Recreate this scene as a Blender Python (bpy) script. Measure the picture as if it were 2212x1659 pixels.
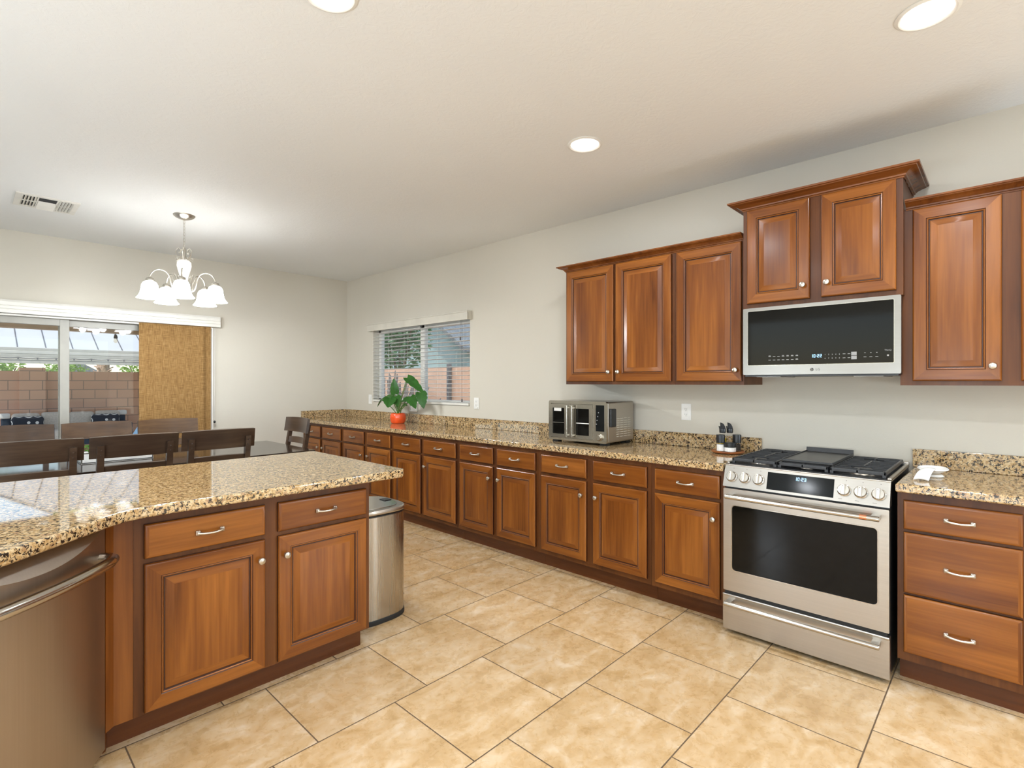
import bpy, bmesh, math, random
from mathutils import Vector, Matrix, noise as mnoise
random.seed(7)
PI = math.pi
for _o in list(bpy.data.objects):
    bpy.data.objects.remove(_o)
S = bpy.context.scene
COL = S.collection

# ------------------------------------------------------------------ camera
# X runs along the far wall to the right, Y along the range wall to the left, Z up; metres
cam_d = bpy.data.cameras.new('camera')
cam = bpy.data.objects.new('camera', cam_d)
COL.objects.link(cam)
S.camera = cam
cam.location = (0, 0, 1.38)
cam.rotation_euler = (PI / 2, 0, -math.radians(46.5))
cam_d.sensor_fit = 'HORIZONTAL'
cam_d.sensor_width = 36.0
cam_d.lens = 1124.0 / 2212.0 * 36.0
cam_d.shift_y = -3.5 / 2212.0
cam_d.clip_start = 0.02
cam_d.clip_end = 200

# ------------------------------------------------------------------ view, sky, sun
S.view_settings.view_transform = 'Standard'
S.view_settings.look = 'None'
S.view_settings.exposure = 0.0
S.view_settings.gamma = 1.0
S.view_settings.use_curve_mapping = False
S.cycles.use_denoising = True
S.cycles.max_bounces = 10
S.cycles.diffuse_bounces = 5
S.cycles.glossy_bounces = 4
S.cycles.transparent_max_bounces = 12
S.cycles.transmission_bounces = 6
S.cycles.sample_clamp_indirect = 6.0
S.cycles.caustics_reflective = False
S.cycles.caustics_refractive = False
wd = bpy.data.worlds.new('sky')
S.world = wd
wd.use_nodes = True
wn = wd.node_tree
for n in list(wn.nodes):
    wn.nodes.remove(n)
sky = wn.nodes.new('ShaderNodeTexSky')
sky.sky_type = 'NISHITA'
sky.sun_disc = False
sky.sun_elevation = math.radians(52)
sky.sun_rotation = math.radians(-60)
bg = wn.nodes.new('ShaderNodeBackground')
bg.inputs['Strength'].default_value = 0.42
wo = wn.nodes.new('ShaderNodeOutputWorld')
haze = wn.nodes.new('ShaderNodeMix')
haze.data_type = 'RGBA'
haze.inputs[0].default_value = .28
haze.inputs[7].default_value = (1.35, 1.33, 1.28, 1)
wn.links.new(sky.outputs[0], haze.inputs[6])
wn.links.new(haze.outputs[2], bg.inputs[0])
wn.links.new(bg.outputs[0], wo.inputs[0])
sun_d = bpy.data.lights.new('sun', 'SUN')
sun_d.energy = 2.6
sun_d.angle = 0.01
sun_d.color = (1, 0.95, 0.87)
sun = bpy.data.objects.new('sun', sun_d)
COL.objects.link(sun)
sun.rotation_euler = Vector((-.45, -.45, .77)).to_track_quat('Z', 'Y').to_euler()
CAN_W = 12.5          # watts of every recessed ceiling light
CHAND_W = 21.0         # watts of every chandelier bulb
FILL_GLOW = 36.0        # glow of every fill globe added unseen behind the camera
FILL_GLOBES = ((-1.8, 2.4), (-1.9, .4), (-1.6, -2.6), (3.2, -2.1))

# ------------------------------------------------------------------ key sizes
WX = 3.5725           # range wall
WY = 6.47             # far wall
CH = 2.745            # ceiling
CT = 0.921            # counter top
LX, BY = -3.4, -3.8   # the unseen left and back walls


# ------------------------------------------------------------------ materials
def lin(c):
    return tuple(((v / 255) / 12.92 if v / 255 <= .04045 else ((v / 255 + .055) / 1.055) ** 2.4) for v in c)


class NT:
    def __init__(self, name):
        self.mat = bpy.data.materials.new(name)
        self.mat.use_nodes = True
        self.t = self.mat.node_tree
        self.b = self.t.nodes['Principled BSDF']

    def n(self, kind, **kw):
        nd = self.t.nodes.new(kind)
        for k, v in kw.items():
            if k.startswith('i_'):
                nd.inputs[k[2:].replace('_', ' ')].default_value = v
            else:
                setattr(nd, k, v)
        return nd

    def l(self, a, b):
        self.t.links.new(a, b)

    def math(self, op, a, b=None, c=None):
        nd = self.t.nodes.new('ShaderNodeMath')
        nd.operation = op
        for i, v in enumerate((a, b, c)):
            if v is None:
                continue
            if isinstance(v, (int, float)):
                nd.inputs[i].default_value = v
            else:
                self.l(v, nd.inputs[i])
        return nd.outputs[0]

    def ramp(self, fac, stops, interp='LINEAR'):
        nd = self.t.nodes.new('ShaderNodeValToRGB')
        cr = nd.color_ramp
        cr.interpolation = interp
        while len(cr.elements) < len(stops):
            cr.elements.new(.5)
        for e, (p, c) in zip(cr.elements, stops):
            e.position = p
            e.color = (*c, 1) if len(c) == 3 else c
        self.l(fac, nd.inputs[0])
        return nd.outputs[0]

    def mix(self, fac, a, b, mode='MIX'):
        nd = self.t.nodes.new('ShaderNodeMix')
        nd.data_type = 'RGBA'
        nd.blend_type = mode
        for sock, v in ((nd.inputs[0], fac), (nd.inputs[6], a), (nd.inputs[7], b)):
            if isinstance(v, (int, float)):
                sock.default_value = v
            elif isinstance(v, tuple):
                sock.default_value = (*v, 1) if len(v) == 3 else v
            else:
                self.l(v, sock)
        return nd.outputs[2]

    def coords(self, scale=(1, 1, 1), rand=True, kind='Object'):
        tc = self.n('ShaderNodeTexCoord')
        mp = self.n('ShaderNodeMapping')
        mp.inputs['Scale'].default_value = scale
        src = tc.outputs[kind]
        if rand:
            oi = self.n('ShaderNodeObjectInfo')
            v = self.n('ShaderNodeVectorMath', operation='MULTIPLY_ADD')
            cb = self.n('ShaderNodeCombineXYZ')
            for k in range(3):
                self.l(oi.outputs['Random'], cb.inputs[k])
            self.l(cb.outputs[0], v.inputs[0])
            v.inputs[1].default_value = (7.3, 5.1, 9.7)
            self.l(src, v.inputs[2])
            src = v.outputs[0]
        self.l(src, mp.inputs[0])
        return mp.outputs[0]

    def noise(self, vec, scale, detail=4, rough=.55, dist=0):
        nd = self.n('ShaderNodeTexNoise')
        nd.inputs['Scale'].default_value = scale
        nd.inputs['Detail'].default_value = detail
        nd.inputs['Roughness'].default_value = rough
        nd.inputs['Distortion'].default_value = dist
        self.l(vec, nd.inputs['Vector'])
        return nd.outputs['Fac']

    def bump(self, height, strength=.2, dist=.002):
        nd = self.n('ShaderNodeBump')
        nd.inputs['Strength'].default_value = strength
        nd.inputs['Distance'].default_value = dist
        self.l(height, nd.inputs['Height'])
        self.l(nd.outputs[0], self.b.inputs['Normal'])

    def set(self, **kw):
        for k, v in kw.items():
            s = self.b.inputs[k.replace('_', ' ')]
            if isinstance(v, (int, float)):
                s.default_value = v
            elif isinstance(v, tuple):
                s.default_value = (*v, 1) if len(v) == 3 else v
            else:
                self.l(v, s)
        return self


def plain(name, c, rough=.5, metal=0, var=.06, vs=8, spec=.5, bump=0, coat=0):
    """a paint, plastic or metal with a little procedural unevenness"""
    m = NT(name)
    v = m.noise(m.coords(), vs, 3)
    lo = tuple(x * (1 - var) for x in c)
    hi = tuple(min(1, x * (1 + var)) for x in c)
    m.set(Base_Color=m.ramp(v, [(.3, lo), (.7, hi)]), Roughness=rough, Metallic=metal)
    m.b.inputs['Specular IOR Level'].default_value = spec
    m.b.inputs['Coat Weight'].default_value = coat
    if bump:
        m.bump(m.noise(m.coords(), vs * 12, 2), bump, .001)
    return m.mat


def wood(name, dark, mid, light, axis, rough=.24, blotch=1.0):
    m = NT(name)
    ax = 'xyz'.index(axis)
    st = [9, 9, 9]
    st[ax] = 1.1
    c1 = m.coords(tuple(st))
    st2 = [110, 110, 110]
    st2[ax] = 5
    c2 = m.coords(tuple(st2))
    st3 = [38, 38, 38]
    st3[ax] = 1.6
    c3 = m.coords(tuple(st3))
    big = m.noise(c1, .8, 3, .5, .4)
    fine = m.noise(c2, 1, 2)
    band = m.noise(c3, 1, 3, .6, .8)
    f = m.math('ADD', m.math('MULTIPLY', big, .62 * blotch), m.math('MULTIPLY', band, .30))
    f = m.math('ADD', f, m.math('MULTIPLY', fine, .10))
    col = m.ramp(f, [(.33, dark), (.50, mid), (.68, light)])
    m.set(Base_Color=col, Roughness=rough)
    m.b.inputs['Coat Weight'].default_value = .12
    m.b.inputs['Coat Roughness'].default_value = .15
    m.b.inputs['Specular IOR Level'].default_value = .32
    m.bump(fine, .06, .0006)
    return m.mat


def steel(name, c, rough, axis='x', amount=.07):
    m = NT(name)
    st = [150, 150, 150]
    st['xyz'.index(axis)] = 2
    v = m.noise(m.coords(tuple(st)), 1, 2)
    m.set(Base_Color=m.ramp(v, [(.25, tuple(x * (1 - amount) for x in c)), (.75, c)]), Metallic=1.0,
          Roughness=m.ramp(v, [(.2, (rough - .03,) * 3), (.8, (rough + .04,) * 3)]))
    return m.mat


def glass_thin(name, tint=(1, 1, 1), refl=1.0):
    """a thin pane: clear, with a Fresnel reflection"""
    m = NT(name)
    m.t.nodes.remove(m.b)
    out = [n for n in m.t.nodes if n.type == 'OUTPUT_MATERIAL'][0]
    tr = m.n('ShaderNodeBsdfTransparent')
    tr.inputs[0].default_value = (*tint, 1)
    gl = m.n('ShaderNodeBsdfGlossy')
    gl.inputs['Roughness'].default_value = .02
    fr = m.n('ShaderNodeFresnel')
    gm = m.n('ShaderNodeNewGeometry')
    m.l(m.math('SUBTRACT', 1.5, m.math('MULTIPLY', gm.outputs['Backfacing'], 1.5 - 1 / 1.5)), fr.inputs[0])
    mx = m.n('ShaderNodeMixShader')
    m.l(m.math('MULTIPLY', fr.outputs[0], refl), mx.inputs[0])
    m.l(tr.outputs[0], mx.inputs[1])
    m.l(gl.outputs[0], mx.inputs[2])
    m.l(mx.outputs[0], out.inputs[0])
    return m.mat


def emit(name, c, strength):
    m = NT(name)
    m.set(Base_Color=(.25, .25, .25), Emission_Color=c)
    m.b.inputs['Emission Strength'].default_value = strength
    v = m.noise(m.coords(), 3, 1)
    m.l(m.ramp(v, [(.0, tuple(x * .97 for x in c)), (1, c)]), m.b.inputs['Emission Color'])
    return m.mat


M = {}
WD, WM, WL = (.090, .0235, .0040), (.190, .058, .0085), (.300, .104, .017)
M['wood_z'] = wood('maple_upright_grain', WD, WM, WL, 'z')
M['wood_x'] = wood('maple_level_grain', WD, WM, WL, 'x')
M['wood_frame_shaded'] = wood('maple_face_frame_shaded', (.050, .0135, .0026), (.092, .027, .0046), (.140, .045, .008), 'z', .42)  # darkened, so the shade in the gaps between fronts is in the colour
M['wood_toe'] = wood('maple_toe_board', (.060, .016, .004), (.095, .027, .007), (.13, .040, .010), 'x', .3)
M['glaze_shade'] = plain('glaze_and_edge_shade', (.045, .012, .0035), .35)  # glaze in the grooves; on outer edges it paints in shade too
M['filler'] = wood('maple_filler', (.10, .028, .005), (.17, .052, .009), (.235, .080, .015), 'z', .35)
M['crown'] = wood('maple_crown', (.095, .027, .006), (.175, .055, .012), (.245, .085, .020), 'x', .26)
M['dark_chair'] = wood('espresso_wood', (.026, .015, .010), (.050, .030, .019), (.085, .053, .033), 'x', .28)
M['chair_warm'] = wood('walnut_chair_back', (.030, .014, .005), (.065, .031, .011), (.105, .055, .021), 'x', .5)
M['table'] = wood('espresso_table', (.010, .006, .004), (.020, .012, .008), (.034, .021, .014), 'x', .10)
M['tray_wood'] = wood('acacia_tray', (.12, .03, .01), (.28, .085, .025), (.42, .16, .05), 'x', .3)
M['steel'] = steel('brushed_steel', (.50, .46, .405), .30, 'x')
M['steel_v'] = steel('brushed_steel_upright', (.47, .435, .38), .26, 'z', .03)
M['steel_dw'] = steel('brushed_steel_warm', (.46, .40, .34), .34, 'z')
M['chrome'] = steel('polished_steel', (.56, .53, .48), .17, 'x', .04)
M['steel_mw'] = steel('brushed_steel_microwave', (.29, .275, .25), .30, 'x', .05)
M['steel_front'] = steel('polished_steel_front', (.52, .485, .42), .20, 'x', .04)
M['nickel'] = plain('brushed_nickel', (.60, .565, .50), .28, 1.0, .05, 30)
M['copper'] = plain('copper', (.80, .36, .22), .25, 1.0)
M['black'] = plain('black_plastic', (.010, .010, .011), .32)
M['black_iron'] = plain('cast_iron', (.020, .021, .023), .38, 0, .2, 60, .5, .3)
M['griddle'] = plain('griddle_iron', (.035, .033, .030), .35, 0, .25, 14)
M['black_gap'] = plain('shadow_gap_black', (.006, .006, .006), .6)
M['oven_glass'] = plain('oven_black_glass', (.005, .0045, .0035), .06, 0, .05, 4, .20)
M['display_glass'] = plain('display_black_glass', (.009, .010, .010), .10, 0, .05, 4, .10)
M['white'] = plain('white_plastic', (.80, .79, .75), .35)
M['white_trim'] = plain('white_vinyl', (.72, .70, .64), .4)
M['cream'] = plain('cream_vinyl', (.60, .57, .49), .45)
M['sash'] = plain('sash_backlit_shade', (.36, .345, .30), .45)  # vinyl darkened, the shade of its backlit side put into the colour
M['white_ceramic'] = plain('white_ceramic', (.82, .82, .80), .12, coat=.5)
M['orange'] = plain('orange_glaze', (.82, .085, .012), .18, 0, .08, 6, .5, 0, .6)
M['bounce_layer'] = plain('pale_bounce_layer', (.66, .66, .64), .95, 0, .08, 90, .1, .5)  # surface of the added light-bouncing layer
M['soil'] = plain('potting_soil', (.03, .018, .01), .9, 0, .4, 60, .3, .8)
M['stem'] = plain('plant_stem', (.09, .17, .035), .45)
M['rubber'] = plain('black_rubber', (.012, .012, .012), .55)
M['grey_mark'] = plain('grey_print', (.10, .095, .09), .5)
M['white_mark'] = emit('lit_white_print', (.85, .88, .86), .32)
M['dim_mark'] = emit('dim_print', (.5, .52, .5), .12)
M['blue_digit'] = emit('blue_digits', (.25, .62, 1.0), 2.2)
M['oil'] = plain('olive_oil', (.62, .45, .03), .08, 0, .05)
M['salt'] = plain('salt', (.82, .81, .78), .7, 0, .1, 90)
M['pepper'] = plain('peppercorn', (.035, .026, .020), .5, 0, .5, 240, .4, .8)
M['vinegar'] = plain('dark_vinegar', (.06, .018, .006), .1)
M['glass'] = glass_thin('clear_glass')
M['pane'] = glass_thin('window_pane', (.97, .985, .98))
M['lamp_white'] = emit('lamp_lens', (1, .97, .92), 6.0)
def mk_shade():
    m = NT('frosted_lit_glass')
    out = [n for n in m.t.nodes if n.type == 'OUTPUT_MATERIAL'][0]
    v = m.noise(m.coords(), 20, 3)
    tl = m.n('ShaderNodeBsdfTranslucent')
    m.l(m.ramp(v, [(.3, (.82, .81, .78)), (.7, (.90, .89, .87))]), tl.inputs[0])
    m.set(Base_Color=(.85, .84, .81), Roughness=.4, Emission_Color=(.95, .97, 1.0))
    m.b.inputs['Emission Strength'].default_value = 16.0
    mx = m.n('ShaderNodeMixShader')
    mx.inputs[0].default_value = .45
    m.l(m.b.outputs[0], mx.inputs[1])
    m.l(tl.outputs[0], mx.inputs[2])
    m.l(mx.outputs[0], out.inputs[0])
    return m.mat


M['shade'] = mk_shade()
M['alab'] = emit('frosted_glass_column', (1, .96, .90), .85)
M['grey_fabric'] = plain('grey_cushion', (.56, .50, .42), .9, 0, .12, 40, .2, .4)
M['blue_tarp'] = plain('blue_grey_canvas', (.13, .23, .33), .7, 0, .2, 6, .3)
M['navy'] = plain('navy_wicker', (.020, .035, .055), .6, 0, .3, 90)
M['post_dark'] = plain('dark_metal_post', (.12, .115, .12), .5)
M['stucco_peach'] = plain('peach_stucco', (.66, .42, .29), .9, 0, .08, 3, .2, .3)
M['stucco_tan'] = plain('tan_stucco', (.60, .43, .28), .9, 0, .06, 3, .2, .3)
M['house'] = plain('sage_siding', (.36, .47, .46), .8, 0, .10, 2, .2)
M['roof_tile'] = plain('grey_roof_tile', (.20, .22, .23), .8, 0, .25, 12, .2, .5)
M['concrete'] = plain('patio_concrete', (.56, .53, .48), .85, 0, .08, 2, .2, .3)
M['gravel'] = plain('yard_gravel', (.46, .39, .31), .95, 0, .25, 60, .2, .5)
M['bark'] = plain('bark', (.20, .12, .07), .9, 0, .35, 30, .2, .8)
M['palm_bark'] = plain('palm_bark', (.52, .36, .26), .9, 0, .4, 24, .2, .8)
M['dry_twig'] = plain('dry_twig', (.24, .21, .19), .9, 0, .3, 20)
M['bulb_glass'] = glass_thin('bulb_glass', (.95, .9, .8))


def leaf_mat(name, c, trans=.35):
    m = NT(name)
    v = m.noise(m.coords(), 22, 3)
    col = m.ramp(v, [(.3, tuple(x * .7 for x in c)), (.7, tuple(min(1, x * 1.25) for x in c))])
    m.set(Base_Color=col, Roughness=.32)
    out = [n for n in m.t.nodes if n.type == 'OUTPUT_MATERIAL'][0]
    tl = m.n('ShaderNodeBsdfTranslucent')
    m.l(m.mix(.5, col, (.35, .62, .03)), tl.inputs[0])
    mx = m.n('ShaderNodeMixShader')
    mx.inputs[0].default_value = trans
    m.l(m.b.outputs[0], mx.inputs[1])
    m.l(tl.outputs[0], mx.inputs[2])
    m.l(mx.outputs[0], out.inputs[0])
    return m.mat


M['leaf'] = leaf_mat('monstera_leaf', (.045, .17, .028))
M['leaf_small'] = leaf_mat('herb_leaf', (.05, .20, .02))
M['bush'] = leaf_mat('bush_leaf', (.26, .44, .08))
M['tree'] = leaf_mat('tree_leaf', (.10, .20, .11))


def mk_wall():
    m = NT('greige_wall_paint')
    c = m.coords(rand=False)
    m.set(Base_Color=m.ramp(m.noise(c, .7, 2), [(.3, (.585, .548, .468)), (.7, (.615, .578, .495))]), Roughness=.75)
    m.b.inputs['Specular IOR Level'].default_value = .25
    m.bump(m.noise(c, 90, 4, .6, .5), .22, .003)
    return m.mat


def mk_ceiling():
    m = NT('knockdown_ceiling')
    c = m.coords(rand=False)
    h = m.ramp(m.noise(c, 26, 5, .6, 1.2), [(.42, (0, 0, 0)), (.56, (1, 1, 1))])
    m.set(Base_Color=m.ramp(m.noise(c, .6, 2), [(.3, (.76, .765, .75)), (.7, (.79, .795, .78))]), Roughness=.85)
    m.b.inputs['Specular IOR Level'].default_value = .2
    m.bump(h, .16, .003)
    return m.mat


def mk_floor():
    m = NT('travertine_tile_floor')
    g = m.n('ShaderNodeNewGeometry')
    sp = m.n('ShaderNodeSeparateXYZ')
    m.l(g.outputs['Position'], sp.inputs[0])
    TX, TY = .5155, .509
    yy = m.math('DIVIDE', m.math('SUBTRACT', sp.outputs[1], .385), TY)
    row = m.math('FLOOR', yy)
    par = m.math('FLOORED_MODULO', row, 2.0)
    xo = m.math('MULTIPLY', m.math('SUBTRACT', 1.0, par), .344)
    xx = m.math('DIVIDE', m.math('SUBTRACT', m.math('SUBTRACT', sp.outputs[0], 1.452), xo), TX)
    u, v = m.math('FRACT', xx), m.math('FRACT', yy)
    du = m.math('MULTIPLY', m.math('MINIMUM', u, m.math('SUBTRACT', 1.0, u)), TX)
    dv = m.math('MULTIPLY', m.math('MINIMUM', v, m.math('SUBTRACT', 1.0, v)), TY)
    d = m.math('MINIMUM', du, dv)
    tid = m.math('ADD', m.math('FLOOR', xx), m.math('MULTIPLY', row, 17.31))
    wn_ = m.n('ShaderNodeTexWhiteNoise', noise_dimensions='1D')
    m.l(tid, wn_.inputs['W'])
    off = m.n('ShaderNodeVectorMath', operation='MULTIPLY_ADD')
    m.l(wn_.outputs['Color'], off.inputs[0])
    off.inputs[1].default_value = (13, 11, 7)
    m.l(g.outputs['Position'], off.inputs[2])
    base = off.outputs[0]
    st = m.n('ShaderNodeMapping')
    st.inputs['Scale'].default_value = (1.0, 1.7, 1)
    st.inputs['Rotation'].default_value = (0, 0, .5)
    m.l(base, st.inputs[0])
    a = m.noise(st.outputs[0], 5.5, 5, .62, .7)
    b = m.noise(base, 22, 4, .65, .6)
    f = m.math('ADD', m.math('MULTIPLY', a, .72), m.math('MULTIPLY', b, .28))
    col = m.ramp(f, [(.36, (.455, .285, .125)), (.46, (.535, .352, .172)), (.55, (.60, .425, .24)), (.66, (.69, .54, .37))])
    vein = m.ramp(m.noise(st.outputs[0], 9, 4, .7, 2.2), [(.60, (0, 0, 0)), (.70, (1, 1, 1))])
    col = m.mix(m.math('MULTIPLY', vein, .30), col, (.74, .61, .42))
    val = m.math('ADD', .93, m.math('MULTIPLY', wn_.outputs['Value'], .12))
    hs = m.n('ShaderNodeHueSaturation')
    m.l(val, hs.inputs['Value'])
    m.l(col, hs.inputs['Color'])
    gr = m.math('LESS_THAN', d, .0027)
    col = m.mix(gr, hs.outputs[0], (.115, .072, .038))
    m.set(Base_Color=col, Roughness=m.math('ADD', m.math('MULTIPLY', gr, .5), m.math('ADD', .20, m.math('MULTIPLY', b, .16))))
    hgt = m.math('ADD', m.math('MINIMUM', m.math('DIVIDE', d, .006), 1.0), m.math('MULTIPLY', b, .10))
    m.bump(hgt, .35, .002)
    return m.mat


def mk_granite():
    m = NT('golden_granite')
    c = m.coords(rand=False, kind='Object')
    wv = m.n('ShaderNodeVectorMath', operation='MULTIPLY_ADD')
    nz = m.n('ShaderNodeTexNoise')
    nz.inputs['Scale'].default_value = 55
    m.l(c, nz.inputs['Vector'])
    m.l(nz.outputs['Color'], wv.inputs[0])
    wv.inputs[1].default_value = (.014, .014, .014)
    m.l(c, wv.inputs[2])
    p = wv.outputs[0]
    a = m.noise(p, 70, 4, .6, .5)
    b = m.noise(p, 85, 4, .62, .8)
    e = m.noise(p, 38, 3, .55, .3)
    col = m.ramp(a, [(.30, (.30, .165, .06)), (.42, (.45, .29, .125)), (.54, (.56, .405, .215)), (.68, (.64, .51, .33))])
    col = m.mix(m.ramp(e, [(.56, (0, 0, 0)), (.66, (1, 1, 1))]), col, (.36, .22, .12))
    col = m.mix(m.ramp(b, [(.522, (0, 0, 0)), (.560, (1, 1, 1))]), col, (.022, .016, .012))
    m.set(Base_Color=col, Roughness=.035)
    m.b.inputs['Specular IOR Level'].default_value = .9
    return m.mat


def mk_block():
    m = NT('slump_block_wall')
    g = m.n('ShaderNodeNewGeometry')
    sp = m.n('ShaderNodeSeparateXYZ')
    m.l(g.outputs['Position'], sp.inputs[0])
    cb = m.n('ShaderNodeCombineXYZ')
    m.l(m.math('ADD', sp.outputs[0], sp.outputs[1]), cb.inputs[0])
    m.l(m.math('SUBTRACT', sp.outputs[2], .0), cb.inputs[1])
    br = m.n('ShaderNodeTexBrick')
    br.inputs['Scale'].default_value = 1
    br.inputs['Brick Width'].default_value = .406
    br.inputs['Row Height'].default_value = .203
    br.inputs['Mortar Size'].default_value = .008
    br.inputs['Color1'].default_value = (.66, .38, .25, 1)
    br.inputs['Color2'].default_value = (.74, .44, .29, 1)
    br.inputs['Mortar'].default_value = (.30, .20, .15, 1)
    m.l(cb.outputs[0], br.inputs['Vector'])
    n_ = m.noise(m.coords(rand=False), 4, 4)
    m.set(Base_Color=m.mix(m.math('MULTIPLY', n_, .25), br.outputs[0], (.40, .26, .20)), Roughness=.9)
    m.bump(br.outputs['Fac'], -.4, .01)
    return m.mat


def mk_burlap():
    m = NT('burlap_weave')
    c = m.coords(rand=False)
    w1 = m.noise(m.coords((14, 14, 420), rand=False), 1, 2)
    w2 = m.noise(m.coords((420, 420, 14), rand=False), 1, 2)
    f = m.math('MULTIPLY', m.math('ADD', w1, w2), .5)
    col = m.ramp(f, [(.36, (.135, .072, .024)), (.5, (.27, .152, .054)), (.64, (.40, .25, .108))])
    m.set(Base_Color=col, Roughness=.9)
    m.b.inputs['Specular IOR Level'].default_value = .1
    m.bump(f, .4, .002)
    return m.mat


def mk_pillow():
    m = NT('ring_print_fabric')
    v = m.n('ShaderNodeTexVoronoi')
    v.inputs['Scale'].default_value = 7.5
    v.inputs['Randomness'].default_value = .12
    m.l(m.coords(rand=False), v.inputs['Vector'])
    col = m.ramp(v.outputs['Distance'], [(0, (.02, .025, .035)), (.30, (.02, .025, .035)), (.34, (.72, .70, .64)), (.46, (.72, .70, .64)), (.50, (.025, .03, .04))], 'CONSTANT')
    m.set(Base_Color=col, Roughness=.9)
    return m.mat


def mk_metal_roof():
    m = NT('white_standing_seam')
    c = m.coords(rand=False)
    m.set(Base_Color=m.ramp(m.noise(c, 1.2, 3), [(.3, (.58, .57, .54)), (.7, (.65, .64, .60))]), Roughness=.45)
    return m.mat


M['wall'], M['ceiling'], M['floor'], M['granite'] = mk_wall(), mk_ceiling(), mk_floor(), mk_granite()
M['block'], M['burlap'], M['pillow'], M['metal_roof'] = mk_block(), mk_burlap(), mk_pillow(), mk_metal_roof()


# ------------------------------------------------------------------ mesh helpers
class MB:
    """collects shapes into one mesh"""

    def __init__(self):
        self.v, self.f, self.m = [], [], []

    def add(self, vs, fs, m=0, X=None):
        o = len(self.v)
        self.v += [tuple(X @ Vector(p)) if X else tuple(p) for p in vs]
        for k, f in enumerate(fs):
            self.f.append(tuple(i + o for i in f))
            self.m.append(m[k] if isinstance(m, list) else m)
        return self

    def box(self, a, b, bev=0, m=0, X=None, seg=2):
        x0, y0, z0 = (min(a[i], b[i]) for i in range(3))
        x1, y1, z1 = (max(a[i], b[i]) for i in range(3))
        if not bev:
            vs = [(x0, y0, z0), (x1, y0, z0), (x1, y1, z0), (x0, y1, z0), (x0, y0, z1), (x1, y0, z1), (x1, y1, z1), (x0, y1, z1)]
            fs = [(0, 3, 2, 1), (4, 5, 6, 7), (0, 1, 5, 4), (1, 2, 6, 5), (2, 3, 7, 6), (3, 0, 4, 7)]
            return self.add(vs, fs, m, X)
        bm = bmesh.new()
        bmesh.ops.create_cube(bm, size=1)
        for v in bm.verts:
            v.co = ((x0 + x1) / 2 + v.co.x * (x1 - x0), (y0 + y1) / 2 + v.co.y * (y1 - y0), (z0 + z1) / 2 + v.co.z * (z1 - z0))
        bev = min(bev, .49 * min(x1 - x0, y1 - y0, z1 - z0))
        bmesh.ops.bevel(bm, geom=list(bm.edges), offset=bev, segments=seg, affect='EDGES', profile=.5)
        return self.take(bm, m, X)

    def take(self, bm, m=0, X=None):
        bm.verts.index_update()
        self.add([v.co[:] for v in bm.verts], [[v.index for v in f.verts] for f in bm.faces], m, X)
        bm.free()
        return self

    def lathe(self, prof, c=(0, 0, 0), ax=(0, 0, 1), n=28, m=0, X=None, cap=True):
        """prof: (radius, height) pairs turned about the axis through c"""
        R = Vector(ax).normalized().to_track_quat('Z', 'Y').to_matrix()
        C = Vector(c)
        vs, fs, mm = [], [], []
        for r, h in prof:
            for k in range(n):
                a = 2 * PI * k / n
                vs.append(C + R @ Vector((r * math.cos(a), r * math.sin(a), h)))
        for i in range(len(prof) - 1):
            for k in range(n):
                k2 = (k + 1) % n
                fs.append((i * n + k, i * n + k2, (i + 1) * n + k2, (i + 1) * n + k))
        if cap:
            fs.append(tuple(reversed(range(n))))
            fs.append(tuple((len(prof) - 1) * n + k for k in range(n)))
        return self.add(vs, fs, m, X)

    def cyl(self, c, r, h, ax=(0, 0, 1), n=24, m=0, X=None, bev=0):
        pr = [(r, 0), (r, h)] if not bev else [(r - bev, 0), (r, bev), (r, h - bev), (r - bev, h)]
        return self.lathe(pr, c, ax, n, m, X)

    def tube(self, pts, r, n=10, m=0, X=None, closed=False):
        P = [Vector(p) for p in pts]
        N = len(P)
        rs = r if isinstance(r, (list, tuple)) else [r] * N
        T = []
        for i in range(N):
            a = P[(i - 1) % N] if closed or i else P[0]
            b = P[(i + 1) % N] if closed or i < N - 1 else P[-1]
            T.append((b - a).normalized())
        up = Vector((0, 0, 1)) if abs(T[0].z) < .9 else Vector((1, 0, 0))
        nrm = (up - T[0] * up.dot(T[0])).normalized()
        vs, fs = [], []
        for i in range(N):
            nrm = (nrm - T[i] * nrm.dot(T[i])).normalized()
            bi = T[i].cross(nrm)
            for k in range(n):
                a = 2 * PI * k / n
                vs.append(P[i] + (nrm * math.cos(a) + bi * math.sin(a)) * rs[i])
        for i in range(N if closed else N - 1):
            j = (i + 1) % N
            for k in range(n):
                k2 = (k + 1) % n
                fs.append((i * n + k, i * n + k2, j * n + k2, j * n + k))
        if not closed:
            fs.append(tuple(reversed(range(n))))
            fs.append(tuple((N - 1) * n + k for k in range(n)))
        return self.add(vs, fs, m, X)

    def prism(self, poly, z0, z1, m=0, X=None, bev=0, seg=2):
        n = len(poly)
        if bev:
            bm = bmesh.new()
            lo = [bm.verts.new((x, y, z0)) for x, y in poly]
            hi = [bm.verts.new((x, y, z1)) for x, y in poly]
            bm.faces.new(list(reversed(lo)))
            top = bm.faces.new(hi)
            for k in range(n):
                bm.faces.new((lo[k], lo[(k + 1) % n], hi[(k + 1) % n], hi[k]))
            bm.normal_update()
            es = [e for e in bm.edges if abs(e.verts[0].co.z - e.verts[1].co.z) < 1e-6]
            bmesh.ops.bevel(bm, geom=es, offset=bev, segments=seg, affect='EDGES', profile=.5)
            return self.take(bm, m, X)
        vs = [(x, y, z0) for x, y in poly] + [(x, y, z1) for x, y in poly]
        fs = [tuple(reversed(range(n))), tuple(range(n, 2 * n))]
        fs += [(k, (k + 1) % n, (k + 1) % n + n, k + n) for k in range(n)]
        return self.add(vs, fs, m, X)

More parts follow.
